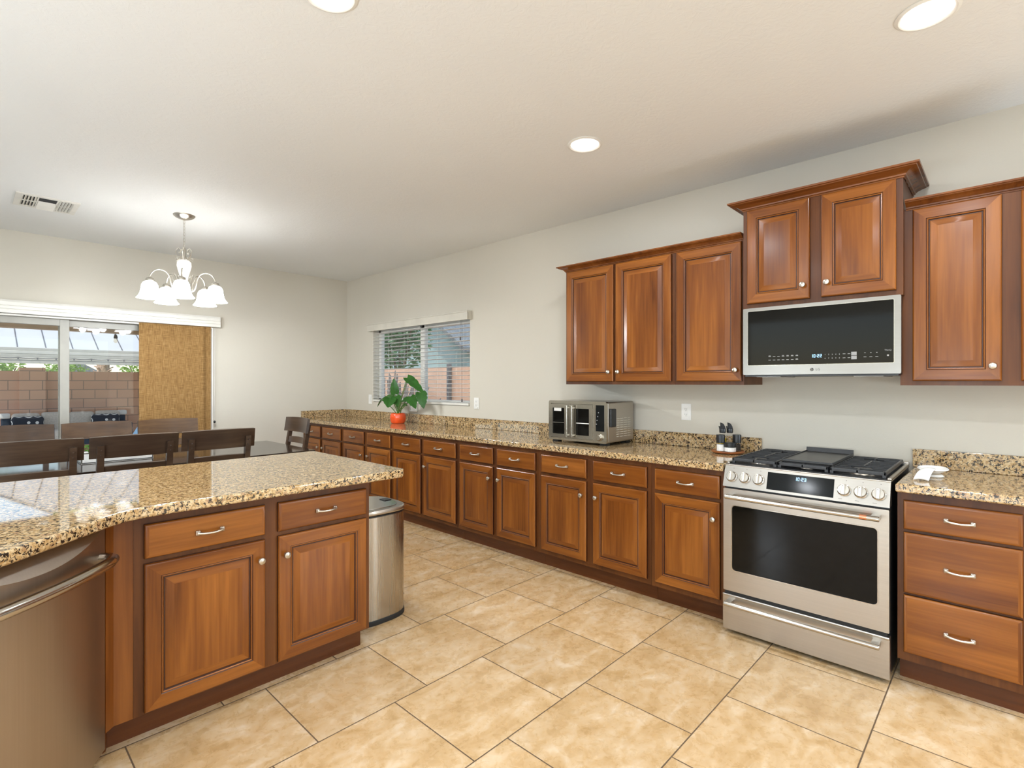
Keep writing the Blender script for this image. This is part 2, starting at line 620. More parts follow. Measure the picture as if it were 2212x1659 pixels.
    def grid(self, fn, nu, nv, m=0, X=None, thick=0):
        vs = [Vector(fn(i / nu, j / nv)) for j in range(nv + 1) for i in range(nu + 1)]
        w = nu + 1
        fs = [(j * w + i, j * w + i + 1, (j + 1) * w + i + 1, (j + 1) * w + i) for j in range(nv) for i in range(nu)]
        if thick:
            nr = [Vector() for _ in vs]
            for f in fs:
                q = (vs[f[2]] - vs[f[0]]).cross(vs[f[3]] - vs[f[1]])
                for i in f:
                    nr[i] += q
            K = len(vs)
            vs = vs + [v - a.normalized() * thick if a.length else v for v, a in zip(vs, nr)]
            fs2 = [tuple(reversed([i + K for i in f])) for f in fs]
            rim = [j * w for j in range(nv + 1)]
            edges = [(i, i + 1) for i in range(nu)] + [(nv * w + i + 1, nv * w + i) for i in range(nu)]
            edges += [((j + 1) * w, j * w) for j in range(nv)] + [(j * w + nu, (j + 1) * w + nu) for j in range(nv)]
            fs = fs + fs2 + [(b, a, a + K, b + K) for a, b in edges]
        return self.add(vs, fs, m, X)

    def sweep(self, prof, path, m=0, X=None):
        """prof: (out, up) polygon carried along a level polyline with mitred corners; out is to the right of travel"""
        P = [Vector(p) for p in path]
        n, N = len(prof), len(P)
        vs, fs = [], []
        for i in range(N):
            d0 = (P[i] - P[i - 1]).normalized() if i else (P[1] - P[0]).normalized()
            d1 = (P[i + 1] - P[i]).normalized() if i < N - 1 else d0
            n0, n1 = Vector((d0.y, -d0.x, 0)), Vector((d1.y, -d1.x, 0))
            b = (n0 + n1).normalized()
            k = 1 / max(.2, b.dot(n0))
            for o, u in prof:
                vs.append(P[i] + b * (o * k) + Vector((0, 0, u)))
        for i in range(N - 1):
            for k in range(n):
                k2 = (k + 1) % n
                fs.append((i * n + k, (i + 1) * n + k, (i + 1) * n + k2, i * n + k2))
        fs.append(tuple(range(n)))
        fs.append(tuple(reversed([(N - 1) * n + k for k in range(n)])))
        return self.add(vs, fs, m, X)

    def text(self, s, size, X, depth=.0006, m=0, align='CENTER'):
        c = bpy.data.curves.new('t', 'FONT')
        c.body, c.size, c.align_x, c.align_y, c.extrude, c.resolution_u = s, size, align, 'CENTER', depth, 2
        o = bpy.data.objects.new('t', c)
        me = bpy.data.meshes.new_from_object(o)
        self.add([v.co[:] for v in me.vertices], [tuple(p.vertices) for p in me.polygons], m, X)
        bpy.data.objects.remove(o)
        bpy.data.curves.remove(c)
        bpy.data.meshes.remove(me)
        return self

    def build(self, name, mats, parent=None, loc=(0, 0, 0), rot=(0, 0, 0), smooth=True, angle=38):
        me = bpy.data.meshes.new(name)
        me.from_pydata(self.v, [], self.f)
        for mt in (mats if isinstance(mats, (list, tuple)) else [mats]):
            me.materials.append(M[mt] if isinstance(mt, str) else mt)
        me.polygons.foreach_set('material_index', self.m)
        bm = bmesh.new()
        bm.from_mesh(me)
        bmesh.ops.recalc_face_normals(bm, faces=bm.faces)
        bm.to_mesh(me)
        bm.free()
        if smooth:
            me.polygons.foreach_set('use_smooth', [True] * len(me.polygons))
            me.set_sharp_from_angle(angle=math.radians(angle))
        me.update()
        o = bpy.data.objects.new(name, me)
        COL.objects.link(o)
        o.location, o.rotation_euler = loc, rot
        if parent:
            o.parent = parent
        if smooth and len(me.polygons) > 6:
            wn_ = o.modifiers.new('weighted_normal', 'WEIGHTED_NORMAL')
            wn_.keep_sharp = True
            wn_.weight = 80
        return o


def tag(o, label, cat, group=None, kind=None):
    o['label'], o['category'] = label, cat
    if group:
        o['group'] = group
    if kind:
        o['kind'] = kind
    return o


def thing(name, label, cat, loc=(0, 0, 0), rz=0, group=None, kind=None):
    o = bpy.data.objects.new(name, None)
    o.empty_display_size = .05
    COL.objects.link(o)
    o.location, o.rotation_euler = loc, (0, 0, rz)
    return tag(o, label, cat, group, kind)


def struct(o):
    o['kind'] = 'structure'
    return o


def dup(root, loc, rz=0, label=None, group=None):
    """a copy of a thing with copies of its parts and sub-parts"""
    r = root.copy()
    COL.objects.link(r)
    r.location, r.rotation_euler = loc, (0, 0, rz)
    if label:
        r['label'] = label
    if group:
        r['group'] = group
    for ch in list(root.children):
        c = ch.copy()
        COL.objects.link(c)
        c.parent = r
        for g in list(ch.children):
            d = g.copy()
            COL.objects.link(d)
            d.parent = c
    return r


def T(x, y, z):
    return Matrix.Translation((x, y, z))


def R(a, ax):
    return Matrix.Rotation(a, 4, ax)


# ------------------------------------------------------------------ room shell
b = MB().box((LX, BY, -.12), (WX + .15, WY + .15, 0))
struct(b.build('floor', 'floor', smooth=False))
b = MB().box((LX, BY, .0005), (-.9, WY, .014))
struct(b.build('floor_bounce', 'bounce_layer', smooth=False))  # unseen pale layer added to bounce neutral light onto the ceiling
b = MB().box((LX - .15, BY - .15, CH), (WX + .15, WY + .15, CH + .12))
struct(b.build('ceiling', 'ceiling', smooth=False))

# range wall with the blind window's opening
WY0, WY1, WZ0, WZ1 = 3.985, 5.815, 1.135, 2.05
b = MB()
b.box((WX, BY, 0), (WX + .15, WY0, CH)).box((WX, WY1, 0), (WX + .15, WY + .15, CH))
b.box((WX, WY0, 0), (WX + .15, WY1, WZ0)).box((WX, WY0, WZ1), (WX + .15, WY1, CH))
struct(b.build('wall_right', 'wall', smooth=False))

# far wall with the sliding door's opening
DX0, DX1, DZ1 = -.62, 1.93, 2.03
b = MB()
b.box((LX, WY, 0), (DX0, WY + .15, CH)).box((DX1, WY, 0), (WX, WY + .15, CH)).box((DX0, WY, DZ1), (DX1, WY + .15, CH))
struct(b.build('wall_far', 'wall', smooth=False))
b = MB().box((DX1 + .06, WY - .014, 0), (2.95, WY, .09), .004)
struct(b.build('baseboard_far', 'white_trim'))

# walls behind the camera: openings added unseen to let in soft fill daylight
b = MB()
for y0, y1 in ((BY, -2.6), (-.2, .9), (3.4, WY + .15)):
    b.box((LX - .15, y0, 0), (LX, y1, CH))
b.box((LX - .15, -2.6, 2.45), (LX, -.2, CH)).box((LX - .15, .9, 2.45), (LX, 3.4, CH))
struct(b.build('wall_left', 'wall', smooth=False))
b = MB()
for x0, x1 in ((LX - .15, -2.6), (-.5, .4), (2.6, WX + .15)):
    b.box((x0, BY - .15, 0), (x1, BY, CH))
b.box((-2.6, BY - .15, 2.45), (-.5, BY, CH)).box((.4, BY - .15, 2.45), (2.6, BY, CH))
struct(b.build('wall_back', 'wall', smooth=False))

# ------------------------------------------------------------------ cabinet parts
PROF = [(0, 0, 0), (0, .013, 1), (.003, .018, 0), (.007, .020, 0), (.053, .020, 0), (.0555, .0172, 1), (.058, .0182, 0),
        (.0615, .0165, 0), (.064, .0118, 1), (.0675, .0120, 1), (.070, .0138, 0), (.095, .0192, 0), (.098, .0200, 0)]  # outer edge ring: dark glaze plus painted shade between doors


def door_mb(w, h, PROF=PROF, face=0):
    """raised-panel door: x 0..w, z 0..h, back at y 0, front toward -y"""
    b = MB()
    vs, fs, mm = [], [], []
    for d, y, g in PROF:
        vs += [(d, -y, d), (w - d, -y, d), (w - d, -y, h - d), (d, -y, h - d)]
    for i in range(len(PROF) - 1):
        g = PROF[i + 1][2]
        for k in range(4):
            k2 = (k + 1) % 4
            fs.append((i * 4 + k, i * 4 + k2, i * 4 + 4 + k2, i * 4 + 4 + k))
            mm.append(2 if g else (1 if k in (0, 2) else 0))
    q = (len(PROF) - 1) * 4
    fs.append((q, q + 1, q + 2, q + 3))
    mm.append(face)
    fs.append((3, 2, 1, 0))
    mm.append(0)
    return b.add(vs, fs, mm)


def pull_mb():
    """bow pull: two square feet and a slightly bowed bar, centred, base at y 0"""
    b = MB()
    for s in (-1, 1):
        b.box((s * .0525, 0, -.009), (s * .036, -.012, .009), .003)
        b.box((s * .050, -.010, -.0075), (s * .038, -.020, .0075), .003)
    b.tube([(x, -.016 - .010 * (1 - abs(x / .046) ** 2.2), -.004 * (1 - (x / .046) ** 2)) for x in [(-.046 + .092 * i / 14) for i in range(15)]],
           [.0062 - .0018 * (1 - abs(-1 + i / 7)) for i in range(15)], 10)
    return b


def knob_mb():
    return MB().lathe([(.0065, 0), (.0055, .008), (.006, .013), (.0135, .017), (.0155, .022), (.0135, .027), (.007, .0295), (.0005, .030)], (0, 0, 0), (0, -1, 0), 20)


PULL = KNOB = None


def put_pull(parent, x, y, z):
    global PULL
    if PULL is None:
        PULL = pull_mb().build('handle', 'nickel', parent, (x, y, z))
        return PULL
    o = PULL.copy()
    COL.objects.link(o)
    o.parent, o.location, o.name = parent, (x, y, z), 'handle'
    return o


def put_knob(parent, x, y, z):
    global KNOB
    if KNOB is None:
        KNOB = knob_mb().build('knob', 'nickel', parent, (x, y, z))
        return KNOB
    o = KNOB.copy()
    COL.objects.link(o)
    o.parent, o.location, o.name = parent, (x, y, z), 'knob'
    return o


def put_door(parent, x, z, w, h, knob=None):
    d = door_mb(w, h).build('door', ['wood_z', 'wood_x', 'glaze_shade'], parent, (x, -.0005, z), angle=20)
    if knob:
        put_knob(d, knob[0], -.020, knob[1])
    return d


def put_drawer(parent, x, z, w, h, mat='wood_x', pull=True):
    d = door_mb(w, h, [(0, 0, 0), (0, .0115, 1), (.002, .0155, 0), (.005, .0182, 0), (.009, .0192, 0), (.014, .0195, 0)], 1).build('drawer', ['wood_z', 'wood_x', 'glaze_shade'], parent, (x, -.0005, z), angle=45)  # side edges: dark glaze with the shade between fronts painted in
    if pull:
        put_pull(d, w / 2, -.0195, h / 2)
    return d


CAB_X, UP_X = 2.9625, 3.2475
RW = -PI / 2


def base_cab(label, y_hi, y_lo, doors, drawers=True):
    """doors: (y left, y right, knob side or None), left first as one faces the cabinet"""
    t = thing('base_cabinet', label, 'cabinet', (CAB_X, y_hi, 0), RW, 'base cabinets along the range wall')
    w = y_hi - y_lo
    MB().box((.0008, 0, .112), (w - .0008, WX - CAB_X - .002, .8795)).build('body', 'wood_frame_shaded', t, smooth=False)
    MB().box((.0008, .076, 0), (w - .0008, .095, .1125)).build('toe_kick', 'wood_toe', t, smooth=False)
    for a, c, k in doors:
        x0, x1 = y_hi - a, y_hi - c
        put_door(t, x0, .146, x1 - x0, .551, None if not k else ((.032 if k == 'l' else x1 - x0 - .032), .551 - .095))
        if drawers:
            put_drawer(t, x0, .7165, x1 - x0, .132)
    return t


base_cab('two-door base cabinet in the far corner, partly behind the chair at the table head', 6.455, 5.449,
         [(6.41, 5.975, 'r'), (5.917, 5.48, 'l')])
base_cab('two-door base cabinet with two drawers below the orange plant pot', 5.449, 4.454, [(5.417, 4.988, 'r'), (4.918, 4.483, 'l')])
base_cab('two-door base cabinet whose left door has lost its knob', 4.454, 3.451, [(4.425, 3.982, None), (3.932, 3.475, 'l')])
base_cab('two-door base cabinet between the missing-knob cabinet and the toaster oven cabinet', 3.451, 2.534,
         [(3.42, 3.012, 'r'), (2.966, 2.558, 'l')])
base_cab('two-door base cabinet directly below the toaster oven', 2.534, 1.606, [(2.501, 2.094, 'r'), (2.038, 1.633, 'l')])
base_cab('narrow single-door base cabinet touching the left side of the range', 1.606, 1.148, [(1.579, 1.174, 'r')])

t = thing('drawer_cabinet', 'base cabinet with three stacked drawers right of the range', 'cabinet', (CAB_X, .363, 0), RW,
          'base cabinets along the range wall')
MB().box((.0008, 0, .112), (.439, WX - CAB_X - .002, .8795)).build('body', 'wood_frame_shaded', t, smooth=False)
MB().box((.0008, .076, 0), (.439, .095, .1125)).build('toe_kick', 'wood_toe', t, smooth=False)
put_drawer(t, .0245, .7125, .389, .132)
put_drawer(t, .0245, .4245, .389, .275)
put_drawer(t, .0245, .1525, .389, .262)

# wall cabinets
CROWN = [(0, 0), (.004, 0), (.004, .006), (.009, .008), (.011, .014), (.020, .021), (.034, .027), (.046, .030), (.048, .034),
         (.056, .035), (.057, .043), (.0, .043)]


def wall_cab(label, y_hi, y_lo, doors):
    t = thing('wall_cabinet', label, 'cabinet', (UP_X, y_hi, 1.365), RW, 'wall cabinets above the counter')
    MB().box((.0008, 0, 0), (y_hi - y_lo - .0008, WX - UP_X - .002, .880)).build('body', 'wood_frame_shaded', t, smooth=False)
    for a, c, k in doors:
        x0, x1 = y_hi - a, y_hi - c
        put_door(t, x0, .022, x1 - x0, .847, ((.030 if k == 'l' else x1 - x0 - .030), .068))
    return t


wall_cab('wall cabinet with two doors above the toaster oven', 2.497, 1.590, [(2.482, 2.058, 'r'), (2.039, 1.611, 'l')])
wall_cab('single-door wall cabinet touching the left side of the microwave', 1.590, 1.146, [(1.575, 1.158, 'r')])
wall_cab('wall cabinet right of the microwave, running out of the picture', .386, -.53, [(.335, .013, 'r'), (-.050, -.40, 'l')])
b = MB().sweep(CROWN, [(WX - .002, 2.497, 2.237), (UP_X, 2.497, 2.237), (UP_X, 1.150, 2.237)][::-1], X=None)
b = MB().sweep(CROWN, [(UP_X, 1.150, 2.237), (UP_X, 2.497, 2.237), (WX - .002, 2.497, 2.237)][::-1])
tag(b.build('crown_moulding', 'crown', angle=25), 'dark crown moulding along the top of the three-door cabinet row left of the microwave', 'moulding')
b = MB().sweep(CROWN, [(UP_X, .362, 2.237), (UP_X, -.53, 2.237)])
tag(b.build('crown_moulding', 'crown', angle=25), 'dark crown moulding on the wall cabinet right of the microwave', 'moulding')

MX = 3.200
t = thing('wall_cabinet', 'raised short two-door cabinet mounted directly over the microwave', 'cabinet', (MX, 1.1345, 1.8145), RW,
          'wall cabinets above the counter')
MB().box((0, 0, 0), (.7665, WX - MX - .002, .588)).build('body', 'wood_frame_shaded', t, smooth=False)
put_door(t, .024, .026, .332, .551, (.332 - .030, .075))
put_door(t, .411, .026, .329, .551, (.030, .075))
big = [(o * 1.25, u * 1.15) for o, u in CROWN]
MB().sweep(big, [(0, WX - MX - .003, .579), (0, 0, .579), (.7665, 0, .579), (.7665, WX - MX - .003, .579)]).build('crown_moulding', 'crown', t, angle=25)

# peninsula base
PY, PX0, PX1 = 2.385, .440, 1.440
t = thing('peninsula_cabinet', 'two-door base cabinet of the peninsula in front of the dishwasher corner', 'cabinet', (PX0, PY, 0))
W_ = PX1 - PX0
MB().box((0, 0, .112), (W_, .61, .8795)).build('body', 'wood_frame_shaded', t, smooth=False)
MB().box((-.07, .076, 0), (W_ - .005, .095, .1125)).build('toe_kick', 'wood_toe', t, smooth=False)
MB().box((0, .6105, 0), (W_, .635, .8795)).build('back_panel', 'wood_z', t, smooth=False)
MB().prism([(-.060, .0), (-.0008, -.0), (-.0008, .30), (-.30, .30), (-.0875, -.0275)], .112, .8795).build('filler_panel', 'filler', t, smooth=False)
MB().prism([(-.075, .055), (-.066, .085), (-.30, .29), (-.32, .27), (-.135, .03)], 0, .1125).build('corner_toe_kick', 'wood_toe', t, smooth=False)
put_door(t, .032, .122, .444, .566, (.444 - .012 - .012, .566 - .085))
put_door(t, .533, .122, .444, .566, (.030, .566 - .085))
put_drawer(t, .032, .708, .444, .131)
put_drawer(t, .533, .708, .444, .131)

# ------------------------------------------------------------------ worktops
CB = .041
CFX = WX - .648


def countertop(name, label, poly, z1=CT):
    return tag(MB().prism(poly, z1 - CB, z1, bev=.009, seg=3).build(name, 'granite', angle=50), label, 'countertop')


countertop('countertop', 'long speckled granite countertop from the far corner to the range',
           [(CFX, 1.148), (WX - .001, 1.148), (WX - .001, WY - .002), (CFX, WY - .002)])
countertop('countertop', 'short speckled granite countertop right of the range', [(CFX, -.53), (WX - .001, -.53), (WX - .001, .365), (CFX, .365)])
SP = .0195
tag(MB().box((WX - SP, 1.148, CT + .0005), (WX - .001, WY - .022, CT + .098), .003).box((CFX + .01, WY - SP - .002, CT + .0005), (WX - SP - .001, WY - .002, CT + .098), .003)
    .build('backsplash', 'granite'), 'low granite backsplash strip behind the long counter and round its corner', 'backsplash')
tag(MB().box((WX - SP, -.53, CT + .0005), (WX - .001, .368, CT + .098), .003).build('backsplash', 'granite'),
    'low granite backsplash strip behind the spoon rest right of the range', 'backsplash')


def arc(cx, cy, r, a0, a1, n=8):
    return [(cx + r * math.cos(math.radians(a0 + (a1 - a0) * i / n)), cy + r * math.sin(math.radians(a0 + (a1 - a0) * i / n))) for i in range(n + 1)]


dg = math.sqrt(.5)
FY = 2.300
# diagonal front edge: offset line of the dishwasher face
ox, oy = .38 + .083 * dg, PY - .083 * dg
cor = ox + (FY - oy)            # where the diagonal edge meets the straight edge
rr = .22
pts = [(1.618 - .03, FY), (1.618, FY + .03), (1.622, 3.36), (1.60, 3.372), (.10, 3.345), (-.62, 2.62), (-.75, 2.35)]
end = (ox - 1.02 * dg, oy - 1.02 * dg)
pts += [(end[0] - .45 * dg, end[1] + .45 * dg), end]
tan = rr * math.tan(math.radians(22.5))
cx, cy = cor + tan, FY - rr
pts += arc(cx, cy, rr, 135, 90, 10)
countertop('countertop', 'glossy granite peninsula top that bends towards the camera over the dishwasher', pts)

# ------------------------------------------------------------------ dishwasher
t = thing('dishwasher', 'stainless dishwasher with a bowed door and bar handle under the peninsula bend', 'dishwasher',
          (.38 - .643 * dg, PY - .643 * dg, 0), PI / 4)
MB().box((.002, .02, .07), (.598, .52, .872)).build('body', 'black_gap', t, smooth=False)
MB().box((.01, .05, 0), (.59, .07, .10)).build('toe_panel', 'black', t, smooth=False)


def bow(x):
    return max(0.0, 1 - ((x - .3) / .295) ** 2)


def dwf(u, v):
    x = .004 + .592 * u
    bo = bow(x)
    zt, zc, zb = .868, .868 - .062 * bo - .002, .062
    k = v * 9
    if k < 1:
        return (x, -.004 - .046 * bo * k, zt + (zc - zt) * k)
    kk = (k - 1) / 8
    return (x, -.004 - .046 * bo, zc + (zb - zc) * kk)


b = MB().grid(dwf, 28, 18, thick=.0)
rim = [dwf(i / 28, 0) for i in range(29)]
b.grid(lambda u, v: (.004 + .592 * u, dwf(u, 0)[1] + (.019 - dwf(u, 0)[1]) * v, .868), 28, 1)
b.grid(lambda u, v: (.004 + .592 * u, dwf(u, 1)[1] + (.019 - dwf(u, 1)[1]) * v, .062), 28, 1)
for x, u in ((.004, 0), (.596, 1)):
    b.grid(lambda a, v, u=u, x=x: (x, dwf(u, v)[1] + (.019 - dwf(u, v)[1]) * a, dwf(u, v)[2]), 1, 18)
d = b.build('door', 'steel_dw', t, angle=16)
hp = [(.035, -.004, .757), (.037, -.040, .759), (.05, -.066, .760)]
hp += [(.05 + .5 * i / 12, -.066 - .036 * bow(.05 + .5 * i / 12), .760) for i in range(1, 12)]
hp += [(.55, -.066, .760), (.563, -.040, .759), (.565, -.004, .757)]
MB().tube(hp, .019, 16).build('handle', 'chrome', d)
MB().cyl((.568, -.0062, .828), .0035, .002, (0, -1, 0), 10).build('indicator_light', emit('green_led', (.7, .8, .1), 1.5), d)

# ------------------------------------------------------------------ range
RX, RYH, RWD = 2.900, 1.1385, .7565
t = thing('range', 'stainless slide-in gas range with black oven window between the counters', 'range', (RX, RYH, 0), RW)
MB().box((.004, .035, .03), (RWD - .004, .655, .918)).build('body', 'black', t, smooth=False)
for sx in (.05, RWD - .08):
    MB().box((sx, .08, 0), (sx + .03, .11, .031)).build('foot', 'black', t, smooth=False)
b = MB().box((.0, .033, .918), (RWD, .657, .926), .003)
b.box((0, .052, .926), (.018, .657, .936), .004).box((RWD - .018, .052, .926), (RWD, .657, .936), .004).box((.0, .64, .926), (RWD, .658, .946), .004)
b.build('cooktop', 'steel', t)
MB().box((.02, .056, .9262), (RWD - .02, .638, .9282)).build('burner_deck', 'black', t, smooth=False)
# sloped control panel
cp = thing  # (alias unused)
A0, A1 = (-.004, .808), (.036, .925)
sl = math.atan2(A1[0] - A0[0], A1[1] - A0[1])
b = MB()
b.prism([(A0[0], A0[1]), (A1[0], A1[1]), (.054, .9255), (.054, .808)], 0, RWD, X=Matrix(((0, 0, 1, 0), (1, 0, 0, 0), (0, 1, 0, 0), (0, 0, 0, 1))), bev=.004)
M['steel_pan'] = steel('brushed_steel_panel', (.40, .375, .335), .30, 'x')
pan = b.build('control_panel', 'steel_pan', t)
PXM = T(0, A0[0], A0[1]) @ R(-sl, 'X') @ R(PI / 2, 'X')   # panel plane: x across, y up the slope, z outward


def on_panel(x, v, out=0):
    return PXM @ T(x, v, out)


PL = math.hypot(A1[0] - A0[0], A1[1] - A0[1])
disp = MB().box((.226, .013, -.001), (.532, .104, .0015), .001, X=PXM).build('display', 'display_glass', pan)


def seven(b, s, h, X, m=0):
    """seven-segment digits, height h, centred"""
    seg = {'0': 'abcdef', '1': 'bc', '2': 'abged', '3': 'abgcd', ':': ''}
    w, th = h * .52, h * .13
    adv = h * .74
    tot = sum(adv if c != ':' else adv * .45 for c in s)
    x = -tot / 2
    for c in s:
        if c == ':':
            for yy in (-.18, .18):
                b.box((x + .06 * h, yy * h - th / 2, 0), (x + .06 * h + th, yy * h + th / 2, .0006), X=X, m=m)
            x += adv * .45
            continue
        for q in seg[c]:
            x0, y0, x1, y1 = {'a': (0, h / 2 - th, w, h / 2), 'g': (0, -th / 2, w, th / 2), 'd': (0, -h / 2, w, -h / 2 + th),
                              'f': (0, 0, th, h / 2), 'b': (w - th, 0, w, h / 2), 'e': (0, -h / 2, th, 0), 'c': (w - th, -h / 2, w, 0)}[q]
            b.box((x + x0, y0, 0), (x + x1, y1, .0006), X=X, m=m)
        x += adv
    return b


seven(MB(), '10:23', .017, on_panel(.385, .083, .0017)).build('clock_digits', 'blue_digit', disp, smooth=False)
for i, x in enumerate((.044, .113, .184, .575, .643, .713)):
    b = MB().cyl((0, 0, 0), .002, .0006, n=8, X=on_panel(x + .006, .104, .0003))
    b.build('marking', 'grey_mark', pan, smooth=False)
    if i > 2:
        b = MB()
        for q in range(3):
            b.box((x - .022 + q * .0055, .004, 0), (x - .017 + q * .0055, .0055, .0005), X=on_panel(0, .009, .0004))
        b.build('marking', 'grey_mark', pan, smooth=False)
for x in (.044, .113, .184, .575, .643, .713):
    X = on_panel(x, .056, .0)
    b = MB().lathe([(.0275, 0), (.029, .004), (.029, .008), (.0255, .010), (.0245, .014), (.0245, .020), (.023, .0225), (0.0005, .0228)], n=30, X=X)
    k = b.build('knob', 'chrome', pan)
    MB().box((-.0075, -.0245, .018), (.0075, .0245, .036), .003, X=X).build('grip', 'nickel', k)
    MB().cyl((0, .016, .0358), .0018, .0006, n=8, X=X).build('pointer', 'black', k)
# oven door
b = MB()
Z0, Z1 = .235, .797
dx0, dx1 = .003, RWD - .003


def rrect(x0, z0, x1, z1, r, n=6):
    p = []
    for cx_, cz_, a0 in ((x1 - r, z0 + r, -90), (x1 - r, z1 - r, 0), (x0 + r, z1 - r, 90), (x0 + r, z0 + r, 180)):
        p += arc(cx_, cz_, r, a0, a0 + 90, n)
    return p


def ring(b, outer, inner, y0, y1, m=0):
    """a plate with a hole, both outlines of equal point counts, in x/z between depths y0 (front) and y1"""
    n = len(outer)
    vs = [(x, y0, z) for x, z in outer] + [(x, y0, z) for x, z in inner] + [(x, y1, z) for x, z in outer] + [(x, y1, z) for x, z in inner]
    fs = []
    for k in range(n):
        k2 = (k + 1) % n
        fs += [(k, k2, n + k2, n + k), (k, 2 * n + k, 2 * n + k2, k2), (n + k, n + k2, 3 * n + k2, 3 * n + k), (2 * n + k, 3 * n + k, 3 * n + k2, 2 * n + k2)]
    return b.add(vs, fs, m)


wx0, wx1, wz0, wz1 = .050, .709, .352, .706
ring(b, rrect(dx0, Z0, dx1, Z1, .004), rrect(wx0, wz0, wx1, wz1, .018), 0, .034)
od = b.build('oven_door', 'steel', t)
ring(MB(), rrect(wx0 - .004, wz0 - .004, wx1 + .004, wz1 + .004, .021), rrect(wx0, wz0, wx1, wz1, .018), -.0018, .001).build('window_trim', 'chrome', od)
MB().prism(rrect(wx0, wz0, wx1, wz1, .018), -.012, -.004, X=R(PI / 2, 'X')).build('oven_window', 'oven_glass', od)


def bar_handle(parent, z, y, x0, x1, r=.0125):
    b = MB().cyl((x0, y, z), r, x1 - x0, (1, 0, 0), 24, bev=.002)
    h = b.build('handle', 'chrome', parent)
    for x in (x0 + .018, x1 - .018):
        MB().box((x - .017, y - .002, z - .0125), (x + .017, .002, z + .0125), .004).build('standoff', 'steel', h)
    return h


h = bar_handle(od, .760, -.050, .030, .724)
MB().cyl((.648, -.050, .760), .0129, .028, (1, 0, 0), 24).build('copper_band', 'copper', h)
# bottom drawer
b = MB().box((0, -.003, .022), (RWD, .030, .214), .004)
b.box((0, -.008, .204), (RWD, .030, .219), .005)
dr = b.build('drawer', 'steel', t)
bar_handle(dr, .180, -.052, .026, .724)
MB().box((.01, .004, .214), (RWD - .01, .034, .236)).build('drawer_gap', 'black_gap', t, smooth=False)
# burners and grates
BUR = [(.135, .19, .038), (.135, .50, .030), (.378, .20, .046), (.378, .50, .046), (.622, .19, .046), (.622, .50, .030)]
for x, y, r in BUR:
    bb = MB().lathe([(r * 1.5, 0), (r * 1.45, .004), (r * 1.05, .006), (r * 1.05, .012), (r, .014)], (x, y, .928), n=28).build('burner', 'nickel', t)
    MB().lathe([(r * .9, 0), (r * .92, .006), (r * .8, .010), (.001, .0105)], (x, y, .9425), n=28).build('burner_cap', 'black_iron', bb)
for gx0, gx1 in ((.024, .255), (.262, .495), (.502, .733)):
    b = MB()
    y0, y1, z0, z1 = .070, .628, .940, .9585
    b.box((gx0, y0, z0), (gx1, y0 + .012, z1), .003).box((gx0, y1 - .012, z0), (gx1, y1, z1), .003)
    b.box((gx0, y0, z0), (gx0 + .011, y1, z1), .003).box((gx1 - .011, y0, z0), (gx1, y1, z1), .003)
    mid = (gx0 + gx1) / 2
    for k in range(1, 10):
        yy = y0 + (y1 - y0) * k / 10
        if abs(yy - .19) < .03 or abs(yy - .50) < .03:
            b.box((gx0 + .008, yy - .004, z0 + .003), (mid - .045, yy + .004, z1), .002).box((mid + .045, yy - .004, z0 + .003), (gx1 - .008, yy + .004, z1), .002)
        else:
            b.box((gx0 + .008, yy - .004, z0 + .003), (gx1 - .008, yy + .004, z1), .002)
    b.box((mid - .005, y0, z0 + .003), (mid + .005, y0 + .085, z1), .002).box((mid - .005, y0 + .16, z0 + .003), (mid + .005, y1 - .16, z1), .002)
    b.box((mid - .005, y1 - .085, z0 + .003), (mid + .005, y1, z1), .002)
    for fx in (gx0, gx1 - .016):
        for fy in (y0, y1 - .016):
            b.box((fx, fy, .9283), (fx + .016, fy + .016, z0 + .004), .002)
    b.build('grate', 'black_iron', t)

t = thing('griddle', 'black cast iron griddle lying over the middle burners of the range', 'griddle', (RX, RYH, .9590), RW)
gx0, gx1, gy0, gy1 = .268, .508, .115, .600
b = MB().box((gx0, gy0, 0), (gx1, gy1, .010), .003)
b.build('plate', 'griddle', t)
b = MB()
b.box((gx0, gy0, .006), (gx0 + .006, gy1, .016), .002).box((gx1 - .006, gy0, .006), (gx1, gy1, .016), .002).box((gx0, gy0, .006), (gx1, gy0 + .006, .013), .002)
b.prism([(gy1 - .012, .006), (gy1 - .004, .034), (gy1 + .004, .034), (gy1, .006)], gx0, gx1, X=Matrix(((0, 0, 1, 0), (1, 0, 0, 0), (0, 1, 0, 0), (0, 0, 0, 1))))
b.build('rim', 'black_iron', t)

# ------------------------------------------------------------------ microwave
QX, QY, QW, QZ0, QZ1 = 3.170, 1.126, .753, 1.421, 1.8135
t = thing('microwave', 'stainless over-the-range microwave with black glass front', 'microwave', (QX, QY, QZ0), RW)
QH = QZ1 - QZ0
MB().box((.004, .03, .0), (QW - .004, WX - QX - .004, QH)).build('body', 'black', t, smooth=False)
b = MB()
ring(b, rrect(0, .003, QW, QH - .001, .006), rrect(.028, .058, QW - .029, QH - .021, .005), 0, .030)
dr = b.build('door', 'steel_mw', t)
ring(MB(), rrect(.0262, .0562, QW - .0272, QH - .0192, .006), rrect(.028, .058, QW - .029, QH - .021, .005), -.0012, .001).build('window_trim', 'steel_front', dr)
gl = MB().prism(rrect(.028, .058, QW - .029, QH - .021, .005), -.010, -.002, X=R(PI / 2, 'X')).build('window', 'oven_glass', dr)
FX = R(PI / 2, 'X')                         # text plane: x across, y -> z, out toward -y


def on_mw(x, z):
    return T(x, .0018, z) @ FX


